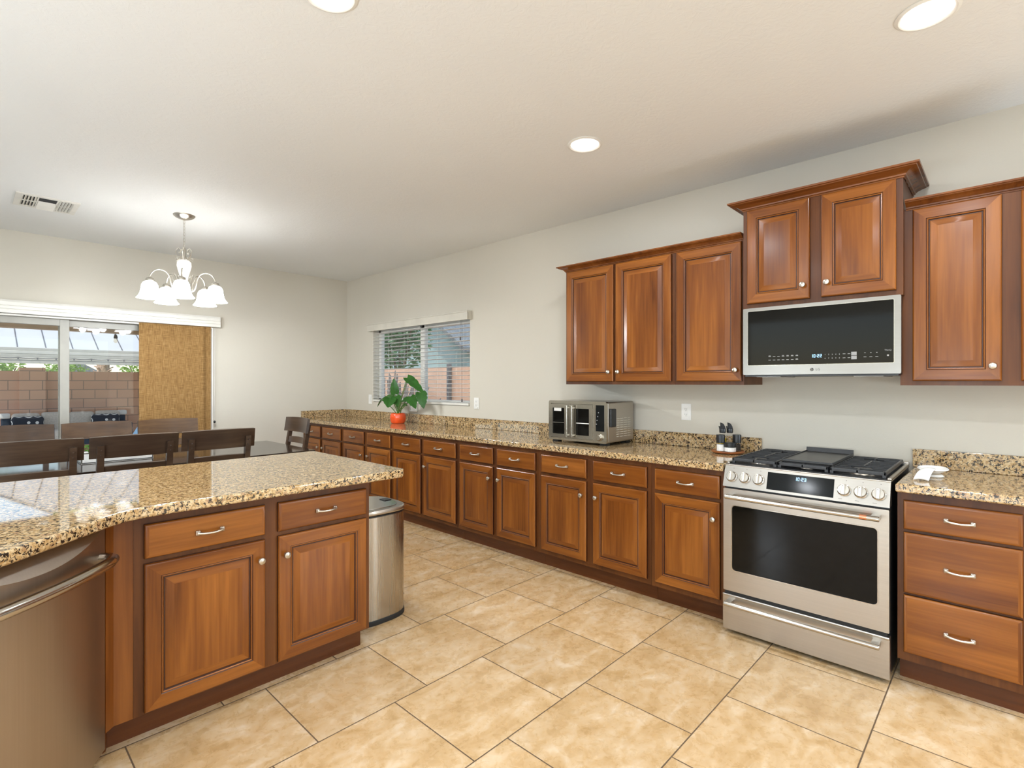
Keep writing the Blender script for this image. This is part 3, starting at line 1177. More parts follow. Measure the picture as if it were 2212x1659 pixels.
pz = .0985
seven(MB(), '10:22', .017, on_mw(.385, pz + .004)).build('clock_digits', 'blue_digit', gl, smooth=False)
b = MB()
for i in range(5):
    b.text('12345'[i], .009, on_mw(.425 + i * .0165, pz + .009))
    b.text('67890'[i], .009, on_mw(.425 + i * .0165, pz - .011))
for i in range(7):
    for r_ in (0, 1):
        n_ = 1 if r_ and i < 6 or i in (1, 2) else 2
        for q in range(n_):
            b.box((-.0065 + .0008 * q, -.0012, 0), (.0065 - .0012 * q, .0008, .0005), X=on_mw(.147 + i * .0235, pz + (.008 if not r_ else -.012) + q * .004))
for i in range(2):
    for r_ in (0, 1):
        b.box((-.006, -.001, 0), (.006, .001, .0005), X=on_mw(.512 + i * .022, pz + (.010 if r_ else -.011)))
for i in range(3):
    for r_ in (0, 1):
        b.box((-.006 if r_ == 0 else -.003, -.001, 0), (.006 if r_ == 0 else .003, .001, .0005), X=on_mw(.604 + i * .025, pz + (.012 if r_ else -.009)))
b.build('keypad_print', 'white_mark', gl, smooth=False)
b = MB()
for r_ in (0, 1):
    b.box((-.012, -.009, 0), (.012, .009, .0005), X=on_mw(.556, pz + (.010 if r_ else -.011)))
b.build('start_keys', emit('grey_key_print', (.6, .65, .62), .10), gl, smooth=False)
MB().text('ThinQ', .011, on_mw(.700, pz + .022)).box((-.004, -.006, 0), (.004, .002, .0004), X=on_mw(.700, pz - .002)).build('logo_text', 'dim_mark', gl, smooth=False)
b = MB()
LM = T(.362, -.0003, .029) @ FX
b.cyl((0, 0, 0), .0088, .0006, n=28, X=LM)
b.text('LG', .018, T(.391, -.0003, .029) @ FX)
lg = b.build('logo', 'black', dr, smooth=False)
b = MB()
LM2 = T(.362, -.0010, .029) @ FX
b.tube([(.006 * math.cos(a), .006 * math.sin(a), 0) for a in [math.radians(20 - 340 * 0 + x) for x in range(70, 361, 14)]], .0006, 6, X=LM2)
b.box((-.0005, -.003, 0), (.0005, .004, .0004), X=LM2).box((-.0005, -.003, 0), (.0025, -.0022, .0004), X=LM2)
b.build('logo_face', 'nickel', lg, smooth=False)
b = MB().box((.01, .005, -.007), (QW - .01, .34, .0))
un = b.build('underside', 'black', t, smooth=False)
b = MB()
for x0 in (.07, .55):
    MB().box((x0, .02, -.0105), (x0 + .13, .30, -.0068), .001).build('grease_filter', 'steel_mw', un)

# ------------------------------------------------------------------ toaster oven
TO = (3.16, 2.598)
TW, TD, TH = .533, .37, .300
t = thing('toaster_oven', 'stainless toaster oven with two glass french doors on the granite counter', 'toaster oven', (TO[0], TO[1], CT), RW)
b = MB()
b.box((.0, .012, .020), (TW, TD, TH + .017), .012, seg=3)
b.build('body', 'steel', t)
ring(MB(), rrect(0, .018, TW, TH + .019, .014), rrect(.022, .036, TW - .115, TH - .002, .004), -.004, .016).build('front_frame', 'steel_front', t)
b = MB().box((.022, .0135, .036), (TW - .115, .0138, TH - .002))
b.build('cavity', 'oven_glass', t, smooth=False)
for fx in (.02, TW - .075):
    for fy in (.02, TD - .07):
        MB().box((fx, fy, 0), (fx + .055, fy + .05, .0205), .003).build('foot', 'rubber', t)
dl, dm, drr = .022, .218, .416
for i, (x0, x1) in enumerate(((dl, dm - .001), (dm + .001, drr))):
    d = ring(MB(), rrect(x0, .040, x1, TH - .006, .003), rrect(x0 + (.024 if i == 0 else .05), .066, x1 - (.05 if i == 0 else .03), TH - .036, .003), -.012, .004).build('door', 'steel_front', t)
    MB().box((x0 + (.024 if i == 0 else .05), -.004, .066), (x1 - (.05 if i == 0 else .03), -.001, TH - .036)).build('glass', 'oven_glass', d, smooth=False)
    hx = dm - .024 if i == 0 else dm + .024
    hd = MB().box((hx - .012, -.044, .045), (hx + .012, -.034, TH - .012), .004).build('handle', 'steel_front', d)
    for z in (.062, TH - .032):
        MB().box((hx - .005, -.036, z - .005), (hx + .005, -.010, z + .005), .001).build('standoff', 'nickel', hd)
b = MB().box((.040, -.0055, .150), (.150, -.0045, .1525)).box((.055, -.0056, .240), (.125, -.0046, .275), 0, 1).box((.27, -.0055, .152), (.39, -.0045, .158), 0, 1)
b.build('rack_and_label', ['nickel', 'white'], t, smooth=False)
pn = MB().box((TW - .092, -.0055, .105), (TW - .020, -.0035, TH - .006), .001).build('control_display', 'display_glass', t)
b = MB()
for k in range(4):
    b.cyl((0, 0, 0), .004, .0006, n=10, X=T(TW - .068 - .006 * k, -.0058, .24 - .028 * k) @ FX)
b.build('display_icons', 'dim_mark', pn, smooth=False)
kb = MB().lathe([(.026, 0), (.026, .006), (.022, .010), (.021, .022), (.018, .025), (.001, .0255)], (TW - .057, -.004, .062), (0, -1, 0), 28).build('knob', 'steel_front', t)
MB().box((TW - .0005, .035, .135), (TW + .014, .105, .268), .006).build('side_handle', 'black', t)
b = MB()
for i in range(4):
    for k in range(9):
        b.box((TW - .0005, .125 + .052 * i, .06 + .0165 * k), (TW + .0012, .163 + .052 * i, .0635 + .0165 * k))
b.build('side_vents', 'cream', t, smooth=False)

# ------------------------------------------------------------------ condiments on the tray
TC = (3.422, 1.312)
tag(MB().lathe([(.084, 0), (.098, .006), (.102, .014), (.100, .017), (.094, .0145), (.001, .0135)], n=44).build('serving_tray', 'tray_wood', loc=(*TC, CT + .0005)),
    'round wooden tray under the condiment jars beside the range', 'tray')
fwx, fwy = math.sin(math.radians(46.5)), math.cos(math.radians(46.5))
rtx, rty = fwy, -fwx


def tray_at(r_, f_):
    return (TC[0] + rtx * r_ + fwx * f_, TC[1] + rty * r_ + fwy * f_, CT + .0150)


def shaker(label, fill, r_, f_):
    t = thing('shaker', label, 'shaker', tray_at(r_, f_))
    MB().lathe([(.0235, 0), (.0250, .002), (.0250, .052), (.0235, .054)], n=28, cap=True).build('jar', 'glass', t)
    MB().lathe([(.0232, .003), (.0232, .044), (.001, .0445)], n=28).build('contents', fill, t)
    MB().lathe([(.0262, .0545), (.0268, .056), (.0268, .104), (.0255, .1065), (.001, .107)], n=28).build('cap', 'black', t)


shaker('glass salt shaker with a tall black cap at the left edge of the tray', 'salt', -.056, -.022)
shaker('glass pepper shaker with a tall black cap at the right edge of the tray', 'pepper', .050, -.022)
t = thing('condiment_jar', 'short round jar of white seasoning with black lid at the front of the tray', 'jar', tray_at(-.004, -.046))
MB().lathe([(.034, 0), (.0375, .004), (.0375, .030), (.036, .031)], n=32).build('jar', 'glass', t)
MB().lathe([(.0355, .002), (.0355, .028), (.001, .0285)], n=32).build('contents', 'salt', t)
MB().lathe([(.0385, .031), (.0392, .033), (.0392, .056), (.037, .058), (.001, .0582)], n=32).build('lid', 'black', t)


def oil(label, fill, r_, f_, lvl):
    t = thing('oil_bottle', label, 'bottle', tray_at(r_, f_))
    MB().lathe([(.024, 0), (.026, .003), (.026, .075), (.022, .095), (.0165, .105), (.0165, .112)], n=28).build('bottle', 'glass', t)
    MB().lathe([(.0245, .003), (.0245, lvl), (.001, lvl + .0005)], n=28).build('contents', fill, t)
    b = MB().lathe([(.0185, .112), (.020, .116), (.0205, .138), (.018, .142), (.001, .1425)], n=24)
    # curved pouring lip and thumb lever, a wedge leaning towards the viewer's left
    X = T(0, 0, .136) @ R(math.radians(-46.5), 'Z')
    b.prism([(-.019, 0), (-.024, .022), (-.012, .016), (-.014, .044), (.004, .036), (.014, .018), (.019, 0)], -.007, .007, X=X @ R(PI / 2, 'X'))
    b.build('pourer', 'black', t)


oil('olive oil bottle with black pourer behind the salt shaker', 'oil', -.018, .040, .080)
oil('nearly empty dark vinegar bottle with black pourer behind the pepper shaker', 'vinegar', .030, .040, .026)

# spoon rest
t = thing('spoon_rest', 'white ceramic spoon rest on the granite right of the range', 'spoon rest', (3.225, .258, CT + .0005), 0)


def dish(u, v):
    a = 2 * PI * u
    r_ = v
    z = .008 + .022 * r_ ** 2.4
    return (.085 * r_ * math.cos(a) + .03, .062 * r_ * math.sin(a), z + .008)


b = MB().grid(dish, 32, 8, thick=.006)
b.lathe([(.040, 0), (.044, .004), (.036, .0125)], (.03, 0, 0), n=28)
b.build('dish', 'white_ceramic', t)


def arm(u, v):
    x = -.040 - .115 * v
    z = .038 + .004 * math.sin(PI * min(1, v / .5)) - (.037 * max(0, (v - .35) / .65) ** 2.0)
    w = .019 + .008 * v
    return (x, (u - .5) * 2 * w + .028 * v, z + .006 * (1 - (2 * u - 1) ** 2))


MB().grid(arm, 8, 14, thick=-.006).build('handle', 'white_ceramic', t)

# ------------------------------------------------------------------ plates on the wall
def outlet(label, y, z, kind):
    t = thing(kind, label, 'outlet' if kind == 'wall_outlet' else 'switch', (WX - .0005, y, z), RW)
    MB().box((-.036, -.006, -.0585), (.036, 0, .0585), .002).build('plate', 'white', t)
    if kind == 'wall_outlet':
        MB().box((-.017, -.0085, -.034), (.017, -.006, .034), .001).build('socket', 'white', t)
        b = MB()
        for zz in (-.019, .019):
            b.box((-.0075, -.0092, zz - .002), (-.0055, -.0084, zz + .007)).box((.0055, -.0092, zz - .002), (.0075, -.0084, zz + .006))
            b.cyl((0, -.0084, zz - .009), .0024, .0008, (0, -1, 0), 10)
        b.build('slots', 'grey_mark', t, smooth=False)
    else:
        MB().box((-.017, -.010, -.034), (.017, -.006, .034), .002).build('rocker', 'white', t)
    return t


outlet('white duplex wall outlet between the toaster oven and the condiment tray', 1.663, 1.168, 'wall_outlet')
outlet('white rocker switch plate on the wall between the corner and the window', 5.878, 1.166, 'wall_switch')
t = outlet('white wall plate with remote cradle right of the window', 3.882, 1.168, 'wall_outlet')
MB().box((-.026, -.014, -.054), (.026, -.006, -.036), .003).build('cradle', 'white', t)
t = thing('plug_in_unit', 'rounded white plug-in unit on the wall behind the potted plant', 'plug', (WX - .0005, 4.925, 1.093), RW)
MB().box((-.062, -.045, -.052), (.062, 0, .052), .016, seg=3).build('case', 'white', t)
b = MB()
for k in range(5):
    b.box((-.032, -.0458, -.030 + k * .012), (-.024, -.0448, -.025 + k * .012))
b.build('vent_slots', 'grey_mark', t, smooth=False)

# ------------------------------------------------------------------ potted monstera
PC = Vector((3.36, 4.955, CT + .0005))
t = thing('potted_plant', 'split-leaf plant in an orange pot on the granite below the window', 'plant', PC)
MB().lathe([(.066, 0), (.072, .003), (.084, .025), (.088, .060), (.087, .090), (.081, .108), (.075, .113), (.071, .110), (.071, .098), (.001, .096)], n=44).build('pot', 'orange', t)
MB().lathe([(.0705, .0965), (.001, .101)], n=30, cap=False).build('soil', 'soil', t)


def leaf_mb(base, tip, nrm, width, split=True, droop=.15):
    base, tip = Vector(base), Vector(tip)
    ax = tip - base
    L = ax.length
    ax.normalize()
    nrm = Vector(nrm)
    nrm = (nrm - ax * nrm.dot(ax)).normalized()
    sd = ax.cross(nrm)
    b = MB()
    nu, nv = 12, 16

    def fn(u, v):
        s = (u - .5) * 2
        w = width * math.sin(PI * min(1, .06 + .94 * v) ** .62) ** .8 if v < .999 else 0
        back = -.10 * L * abs(s) * (1 - v) ** 3
        if split and v > .25 and abs(s) > .55:
            w *= 1 - .16 * (0.5 + .5 * math.sin(v * 26))
        fold = .18 * w * abs(s)
        p = base + ax * (L * v + back) + sd * (s * w) + nrm * (fold - droop * L * v * v)
        return p
    b.grid(fn, nu, nv, thick=.0012)
    return b


def stem_mb(p0, p1, bend, r=.0035):
    p0, p1 = Vector(p0), Vector(p1)
    return MB().tube([p0.lerp(p1, k / 8) + Vector(bend) * math.sin(PI * k / 8) for k in range(9)], [r * (1.5 - .6 * k / 8) for k in range(9)], 8)


# (base, tip, normal, width) relative to the pot; -y is the viewer's right, x towards the wall
PLV = [((.03, -.085, .325), (.00, -.10 + .02, .500), (-.8, .1, .2), .050),
       ((.00, .070 + .05, .285), (-.02, .400, .270), (-.5, -.6, .7), .062),
       ((-.05, .080, .280), (-.12, .020, .190), (-.6, -.7, .5), .078),
       ((.02, -.150, .510), (.05, -.415, .360), (-.5, -.6, .6), .056),
       ((.00, -.425, .350), (-.02, -.50, .190), (-.6, -.75, .3), .064),
       ((-.03, -.140, .265), (-.02, -.380, .285), (-.45, -.5, .8), .055),
       ((-.02, -.260, .300), (-.07, -.420, .200), (-.6, -.6, .5), .060),
       ((.00, .330, .250), (.01, .455, .185), (-.2, .3, .9), .016),
       ((.02, -.150, .470), (.06, -.26, .500), (-.6, -.5, .7), .028),
       ((.01, .060, .300), (-.02, -.030, .195), (-.55, -.75, .4), .060),
       ((.02, -.060, .200), (.0, -.165, .215), (-.5, -.6, .6), .030)]
PLV[0] = ((.03, .105, .330), (.00, .085, .500), (-.6, -.8, .1), .052)
for bs, tp, nr, wd_ in PLV:
    st = stem_mb((random.uniform(-.02, .02), random.uniform(-.02, .02), .095), bs, (0, 0, .02))
    so = st.build('stem', 'stem', t)
    leaf_mb(bs, tp, nr, wd_).build('leaf', 'leaf', so)

# ------------------------------------------------------------------ trash can
t = thing('trash_can', 'brushed steel step trash can at the end of the peninsula', 'trash can', (1.672, 2.785, 0))


def superell(a, c, e=3.2, n=56):
    p = []
    for k in range(n):
        q = 2 * PI * k / n
        cs, sn = math.cos(q), math.sin(q)
        p.append((a * math.copysign(abs(cs) ** (2 / e), cs), c * math.copysign(abs(sn) ** (2 / e), sn)))
    return p


MB().prism(superell(.184, .196), .030, .612).build('body', 'steel_v', t)
MB().prism(superell(.188, .200), .0, .031, bev=.006).build('base_ring', 'rubber', t)
MB().prism(superell(.185, .197), .6125, .620).build('collar', 'black', t)
lidm = MB().prism(superell(.189, .201), .6205, .650, bev=.012, seg=4)
li = lidm.build('lid', 'steel', t)
MB().prism(superell(.150, .160), .6502, .6545, bev=.003).build('lid_panel', 'chrome', li)
MB().box((.10, -.03, .655), (.15, .03, .658), .001).build('lid_finger_slot', 'black', li)
MB().box((.175, -.045, .050), (.235, .045, .062), .005).build('pedal', 'steel', t)

# ------------------------------------------------------------------ ceiling fittings
can_lens = None
CANS = [(2.45, 1.75, 'recessed ceiling light above the counter left of the microwave'),
        (2.45, .21, 'recessed ceiling light above the range corner at the upper right'),
        (.88, 1.72, 'recessed ceiling light over the peninsula at the top edge')]
proto = None
for x, y, lb in CANS + [(x, y, None) for x in (-.7, -2.3) for y in (1.72, .21)] + [(x, y, None) for x in (2.45, .88, -.7, -2.3) for y in (-1.4, -2.9)] + [(.88, .21, None)]:
    if lb:
        if proto is None:
            proto = t = thing('recessed_light', lb, 'ceiling light', (x, y, CH), 0, 'recessed ceiling lights')
            MB().lathe([(.098, -.0005), (.099, -.004), (.088, -.009), (.082, -.007), (.078, -.002)], n=44, cap=False).build('trim', 'white', t)
            MB().lathe([(.0785, -.0030), (.040, -.0060), (.001, -.0066)], n=40, cap=False).build('lens', 'lamp_white', t)
        else:
            dup(proto, (x, y, CH), 0, lb)
    ld = bpy.data.lights.new('can_lamp', 'AREA')
    ld.shape, ld.size, ld.energy, ld.color = 'DISK', .15, CAN_W, (.92, .97, 1.03)
    lo = bpy.data.objects.new('can_lamp', ld)
    COL.objects.link(lo)
    lo.location = (x, y, CH - .0105)

# unseen glowing globes added behind the camera as fill light
proto = None
M['fill_glow'] = emit('fill_globe_emit', (.80, .93, 1.06), FILL_GLOW)
for x, y in FILL_GLOBES:
    if proto is None:
        proto = t = thing('fill_globe', 'unseen white globe on a stand, added behind the camera as fill light', 'lamp', (x, y, 0), 0, 'added fill light globes')
        MB().lathe([(.16, 0), (.16, .012), (.02, .03), (.012, .05), (.012, .76), (.03, .78)], n=28).build('stand', 'black', t)
        MB().lathe([(.26 * math.sin(PI * k / 16) + .001, -.26 * math.cos(PI * k / 16)) for k in range(17)], (0, 0, 1.02), n=32).build('fill_globe_skin', 'fill_glow', t)
    else:
        dup(proto, (x, y, 0))

t = thing('ceiling_vent', 'square white air register on the ceiling above the sliding door', 'vent', (.435, 5.30, CH), 0)
b = MB()
ring(b, rrect(-.180, -.185, .180, .185, .004), rrect(-.145, -.150, .145, .150, .003), 0, .008)
vv = MB().add([(x, z, -.0085 + y) for x, y, z in b.v], b.f)
vv.build('frame', 'white_trim', t)
b = MB()
for s in (-1, 1):
    for k in range(5):
        x = s * (.066 + .018 * k)
        X = T(x, 0, -.004) @ R(s * .7, 'Y')
        b.box((-.010, -.149, -.001), (.010, .149, .001), X=X)
b.box((-.146, -.004, -.0085), (.146, .004, -.001))
for k in range(-1, 2):
    X = T(0, .05 + .07 * k, -.005) @ R(-.6, 'X')
    b.box((-.050, -.028, -.001), (.050, .028, .001), X=X)
for x in (-.055, .055):
    b.box((x - .004, -.15, -.0085), (x + .004, .15, -.001))
b.build('louvers', 'white_trim', t, smooth=False)
MB().box((-.150, -.155, -.0012), (.150, .155, -.0004)).build('duct_opening', 'black_gap', t, smooth=False)

# chandelier
CC = (1.24, 4.87)
t = thing('chandelier', 'five-light nickel chandelier with lit bell glass shades over the dining table', 'chandelier', (*CC, CH))
MB().lathe([(.078, -.0005), (.077, -.006), (.060, -.022), (.030, -.034), (.010, -.040), (.001, -.041)], n=36).build('canopy', 'nickel', t)
b = MB()
z = -.042
k = 0
while z > -.262:
    a = (k % 2) * PI / 2 + .4
    b.tube([(math.cos(a) * .008 * math.cos(q), math.sin(a) * .008 * math.cos(q), z - .013 + .017 * math.sin(q)) for q in [2 * PI * i / 14 for i in range(14)]], .0018, 6, closed=True)
    z -= .0245
    k += 1
b.build('chain', 'nickel', t)
MB().tube([(.004 * math.sin(i * .9), .004 * math.cos(i * .9), -.04 - .024 * i) for i in range(11)], .0016, 6).build('cord', 'white_trim', t)
b = MB()
for i in range(5):
    a = 2 * PI * i / 5 + .5
    pr = [(.006, -.385), (.030, -.365), (.055, -.330), (.058, -.295), (.042, -.272), (.024, -.283), (.026, -.305), (.038, -.308)]
    b.tube([(math.cos(a) * r_, math.sin(a) * r_, z_) for r_, z_ in pr], .0034, 7)
    pr = [(.010, -.350), (.045, -.362), (.062, -.372), (.066, -.352), (.054, -.345)]
    b.tube([(math.cos(a + .6) * r_, math.sin(a + .6) * r_, z_) for r_, z_ in pr], .003, 7)
b.lathe([(.010, -.392), (.012, -.30), (.008, -.262)], n=14)
b.build('scroll_crown', 'nickel', t)
MB().lathe([(.020, -.625), (.022, -.560), (.030, -.500), (.044, -.450), (.052, -.415), (.050, -.385), (.034, -.368), (.012, -.366)], n=32).build('glass_column', 'alab', t)
MB().lathe([(.001, -.668), (.010, -.662), (.014, -.652), (.036, -.640), (.042, -.628), (.030, -.616), (.018, -.612)], n=30).build('hub', 'nickel', t)
yaw0 = math.atan2(fwy, fwx)
for i in range(5):
    th = math.radians(8 + 72 * i)
    dx = fwx * math.cos(th) + rtx * math.sin(th)
    dy = fwy * math.cos(th) + rty * math.sin(th)
    pr = [(.030, -.635), (.070, -.618), (.090, -.570), (.100, -.520), (.128, -.478), (.172, -.468), (.210, -.486), (.232, -.520), (.235, -.545)]
    dense = []
    for q in range(len(pr) - 1):
        for s in range(4):
            f = s / 4
            p0, p1, p2, p3 = pr[max(q - 1, 0)], pr[q], pr[q + 1], pr[min(q + 2, len(pr) - 1)]
            dense.append(tuple(.5 * ((2 * p1[c]) + (-p0[c] + p2[c]) * f + (2 * p0[c] - 5 * p1[c] + 4 * p2[c] - p3[c]) * f * f + (-p0[c] + 3 * p1[c] - 3 * p2[c] + p3[c]) * f ** 3) for c in (0, 1)))
    dense.append(pr[-1])
    am = MB().tube([(dx * r_, dy * r_, z_) for r_, z_ in dense], .0052, 10)
    am.tube([(dx * r_, dy * r_, z_) for r_, z_ in [(.060, -.560), (.075, -.540), (.082, -.505), (.070, -.480), (.060, -.500)]], .0032, 7)
    ao = am.build('arm', 'nickel', t)
    MB().lathe([(.012, -.540), (.026, -.548), (.030, -.562), (.027, -.572)], (dx * .235, dy * .235, 0), n=22).build('socket_cup', 'nickel', ao)
    MB().lathe([(.028, -.571), (.044, -.580), (.055, -.602), (.060, -.640), (.066, -.668), (.078, -.690), (.090, -.703), (.087, -.705), (.072, -.690), (.058, -.662),
                (.050, -.610), (.038, -.585), (.024, -.576)], (dx * .235, dy * .235, 0), n=34, cap=False).build('shade', 'shade', ao)
    ld = bpy.data.lights.new('chandelier_lamp', 'POINT')
    ld.energy, ld.color, ld.shadow_soft_size = CHAND_W, (.92, .97, 1.02), .03
    lo = bpy.data.objects.new('chandelier_lamp', ld)
    COL.objects.link(lo)
    lo.location = (CC[0] + dx * .235, CC[1] + dy * .235, CH - .716)

# ------------------------------------------------------------------ window with blind
t = thing('window_1', 'two-pane white vinyl window behind the blind', 'window', (WX, 0, 0), 0, None, 'structure')
b = MB()
for y0, y1, z0, z1 in ((WY0, WY1, WZ0, WZ0 + .05), (WY0, WY1, WZ1 - .05, WZ1), (WY0, WY0 + .05, WZ0, WZ1), (WY1 - .05, WY1, WZ0, WZ1), (4.86, 4.94, WZ0, WZ1)):
    b.box((.085, y0, z0), (.135, y1, z1), .004)
b.build('window_frame', 'white_trim', t)
b = MB().box((.105, WY0 + .04, WZ0 + .04), (.109, 4.87, WZ1 - .04)).box((.105, 4.93, WZ0 + .04), (.109, WY1 - .04, WZ1 - .04))
b.build('window_pane', 'pane', t, smooth=False)

t = thing('window_blind', 'white horizontal slat blind with wood-look valance over the counter window', 'blind', (WX, 0, 0))
b = MB().box((-.062, 3.955, 2.020), (-.048, 5.860, 2.112), .004)
b.box((-.070, 3.950, 2.098), (-.040, 5.865, 2.112), .003)
b.box((-.060, 3.955, 2.020), (-.001, 3.967, 2.112), .003).box((-.060, 5.848, 2.020), (-.001, 5.860, 2.112), .003)
b.build('valance', 'cream', t)
MB().box((-.046, 3.975, 2.050), (-.004, 5.825, 2.095), .003).build('head_rail', 'white_trim', t)
b = MB()
NS = 20
for k in range(NS):
    z = 1.185 + (2.035 - 1.185) * k / (NS - 1)
    X = T(.010, 0, z) @ R(math.radians(6), 'Y')
    b.prism([(-.025, -.0012), (-.012, .0012), (.012, .0012), (.025, -.0012), (.025, .0006), (.012, .0030), (-.012, .0030), (-.025, .0006)], WY0 + .008, WY1 - .008,
            X=X @ Matrix(((1, 0, 0, 0), (0, 0, 1, 0), (0, 1, 0, 0), (0, 0, 0, 1))))
b.build('slats', 'white', t)
MB().box((-.016, WY0 + .008, 1.140), (.036, WY1 - .008, 1.166), .006).build('bottom_rail', 'white_trim', t)
b = MB()
for y in (4.12, 4.50, 4.78, 5.12, 5.45, 5.70):
    for x in (-.015, .035):
        b.tube([(x, y, 1.16), (x, y, 2.05)], .0010, 5)
b.build('ladder_cords', 'white_trim', t, smooth=False)
b = MB().tube([(-.030, 4.075, 2.05), (-.030, 4.075, 1.205)], .0014, 5)
b.lathe([(.003, 0), (.009, .006), (.008, .030), (.003, .036)], (-.030, 4.075, 1.175), n=12).lathe([(.003, 0), (.009, .006), (.008, .030), (.003, .036)], (-.030, 4.100, 1.815), n=12)
b.tube([(-.030, 4.100, 2.05), (-.030, 4.100, 1.845)], .0014, 5)
b.build('pull_cord', 'post_dark', t)

# ------------------------------------------------------------------ sliding door, valance, panel curtain
t = thing('door_1', 'white sliding glass patio door in the far wall', 'door', (0, WY, 0), 0, None, 'structure')
b = MB()
b.box((DX0, .0, DZ1 - .045), (DX1, .11, DZ1), .004).box((DX0, 0, 0), (DX1, .11, .04), .004)
b.box((DX0, 0, 0), (DX0 + .045, .11, DZ1), .004).box((DX1 - .045, 0, 0), (DX1, .11, DZ1), .004)
b.build('door_frame', 'white_trim', t)


def sash(x0, x1, y, st=.07):
    b = MB()
    b.box((x0, y, .04), (x0 + st, y + .035, DZ1 - .046), .003).box((x1 - st, y, .04), (x1, y + .035, DZ1 - .046), .003)
    b.box((x0 + st, y, DZ1 - .115), (x1 - st, y + .035, DZ1 - .046), .003).box((x0 + st, y, .04), (x1 - st, y + .035, .13), .003)
    s = b.build('sash', 'sash', t)
    MB().box((x0 + st - .004, y + .014, .126), (x1 - st + .004, y + .019, DZ1 - .111)).build('pane', 'pane', s, smooth=False)


sash(DX0 + .045, .695, .015)
sash(.620, DX1 - .045, .060)

t = thing('valance', 'long ridged white valance box above the sliding door', 'valance', (0, WY, 0))
vp = [(0, 0), (.110, 0), (.110, .030), (.104, .034), (.110, .038), (.110, .060), (.104, .064), (.110, .068), (.110, .098), (.100, .116), (.0, .116)]
MB().sweep(vp, [(-.72, -.001, 1.994), (1.975, -.001, 1.994)]).build('box', 'white_trim', t, angle=20)
for q in t.children:
    q.name = 'valance_box'

t = thing('panel_curtain', 'tan burlap panel curtain hanging at the right side of the sliding door', 'curtain', (0, WY - .055, 0))


def cur(u, v):
    x = 1.232 + .660 * u
    y = .004 * math.sin(u * 9 + v * 2)
    if u > .80:
        y -= .030 * math.sin(PI * min(1, (u - .80) / .14)) ** 2
    return (x, y, .03 + 1.962 * v)


MB().grid(cur, 60, 12, thick=.003).build('fabric', 'burlap', t)
MB().box((-.6, .006, 1.975), (1.91, .030, 1.992), .003).build('track', 'white_trim', t)
b = MB().tube([(1.905, -.02, 1.985), (1.905, -.02, .86)], .0045, 8).tube([(1.928, -.014, 1.985), (1.926, -.014, .95)], .0014, 5)
w_ = b.build('wand', 'white', t)
MB().lathe([(.005, 0), (.011, .008), (.011, .022), (.005, .03)], (1.926, -.014, .925), n=12).build('cord_weight', 'black', w_)

# ------------------------------------------------------------------ dining set
t = thing('dining_table', 'dark glossy rectangular dining table behind the peninsula', 'table', (1.03, 5.165, 0))
TL, TB = 1.20, .555
MB().box((-TL, -TB, .728), (TL, TB, .760), .006).build('tabletop', 'table', t)
b = MB()
for y in (-TB + .09, TB - .115):
    b.box((-TL + .1, y, .640), (TL - .1, y + .025, .7275))
for x in (-TL + .09, TL - .115):
    b.box((x, -TB + .1, .640), (x + .025, TB - .1, .7275))
b.build('apron', 'dark_chair', t, smooth=False)
for sx in (-1, 1):
    for sy in (-1, 1):
        MB().box((sx * (TL - .06), sy * (TB - .06), 0), (sx * (TL - .14), sy * (TB - .14), .7275), .006).build('leg', 'dark_chair', t)


def curved_rail(b, x0, x1, z0, z1, y, depth, bowv, n=14, lean=.0):
    def fn(u, v):
        x = x0 + (x1 - x0) * u
        z = z0 + (z1 - z0) * v + (.006 * (1 - (2 * u - 1) ** 2) if v > .5 else 0)
        return (x, y + bowv * (1 - (2 * u - 1) ** 2) + lean * v, z)
    b.grid(fn, n, 4, thick=depth)
    return b


def make_chair(label, mat_rail):
    """seat towards -y, back at +y"""
    t = thing('dining_chair', label, 'chair', (0, 0, 0), 0, 'chairs round the dining table')
    MB().box((-.225, -.235, .445), (.225, .205, .478), .012).build('seat', 'dark_chair', t)
    for s in (-1, 1):
        MB().box((s * .215, -.225, 0), (s * .172, -.182, .446), .005).build('leg', 'dark_chair', t)
        b = MB()
        pr = [(.205, 0), (.190, .44), (.200, .60), (.232, .80), (.262, .965)]
        for (ya, za), (yb, zb) in zip(pr, pr[1:]):
            b.prism([(ya - .019, za), (ya + .019, za), (yb + .019 - (.004 if zb > .9 else 0), zb), (yb - .017, zb)], s * .195 - .019, s * .195 + .019,
                    X=Matrix(((0, 0, 1, 0), (1, 0, 0, 0), (0, 1, 0, 0), (0, 0, 0, 1))))
        for z, y in ((.935, .2785), (.900, .271)):
            b.cyl((s * .195, y - .004, z), .005, .006, (0, 1, 0), 10)
        b.build('leg', 'dark_chair', t)
    curved_rail(MB(), -.247, .247, .882, 1.022, .205, .024, .030, lean=.022).build('top_rail', mat_rail, t)
    curved_rail(MB(), -.180, .180, .770, .826, .214, .018, .022, lean=.012).build('lower_rail', mat_rail, t)
    b = MB()
    b.box((-.20, -.208, .385), (.20, -.188, .444)).box((-.20, .180, .385), (.20, .20, .444))
    for s in (-1, 1):
        b.box((s * .203, -.19, .385), (s * .185, .19, .444)).box((s * .2, -.19, .18), (s * .185, .19, .205))
    b.build('seat_frame', 'dark_chair', t, smooth=False)
    return t


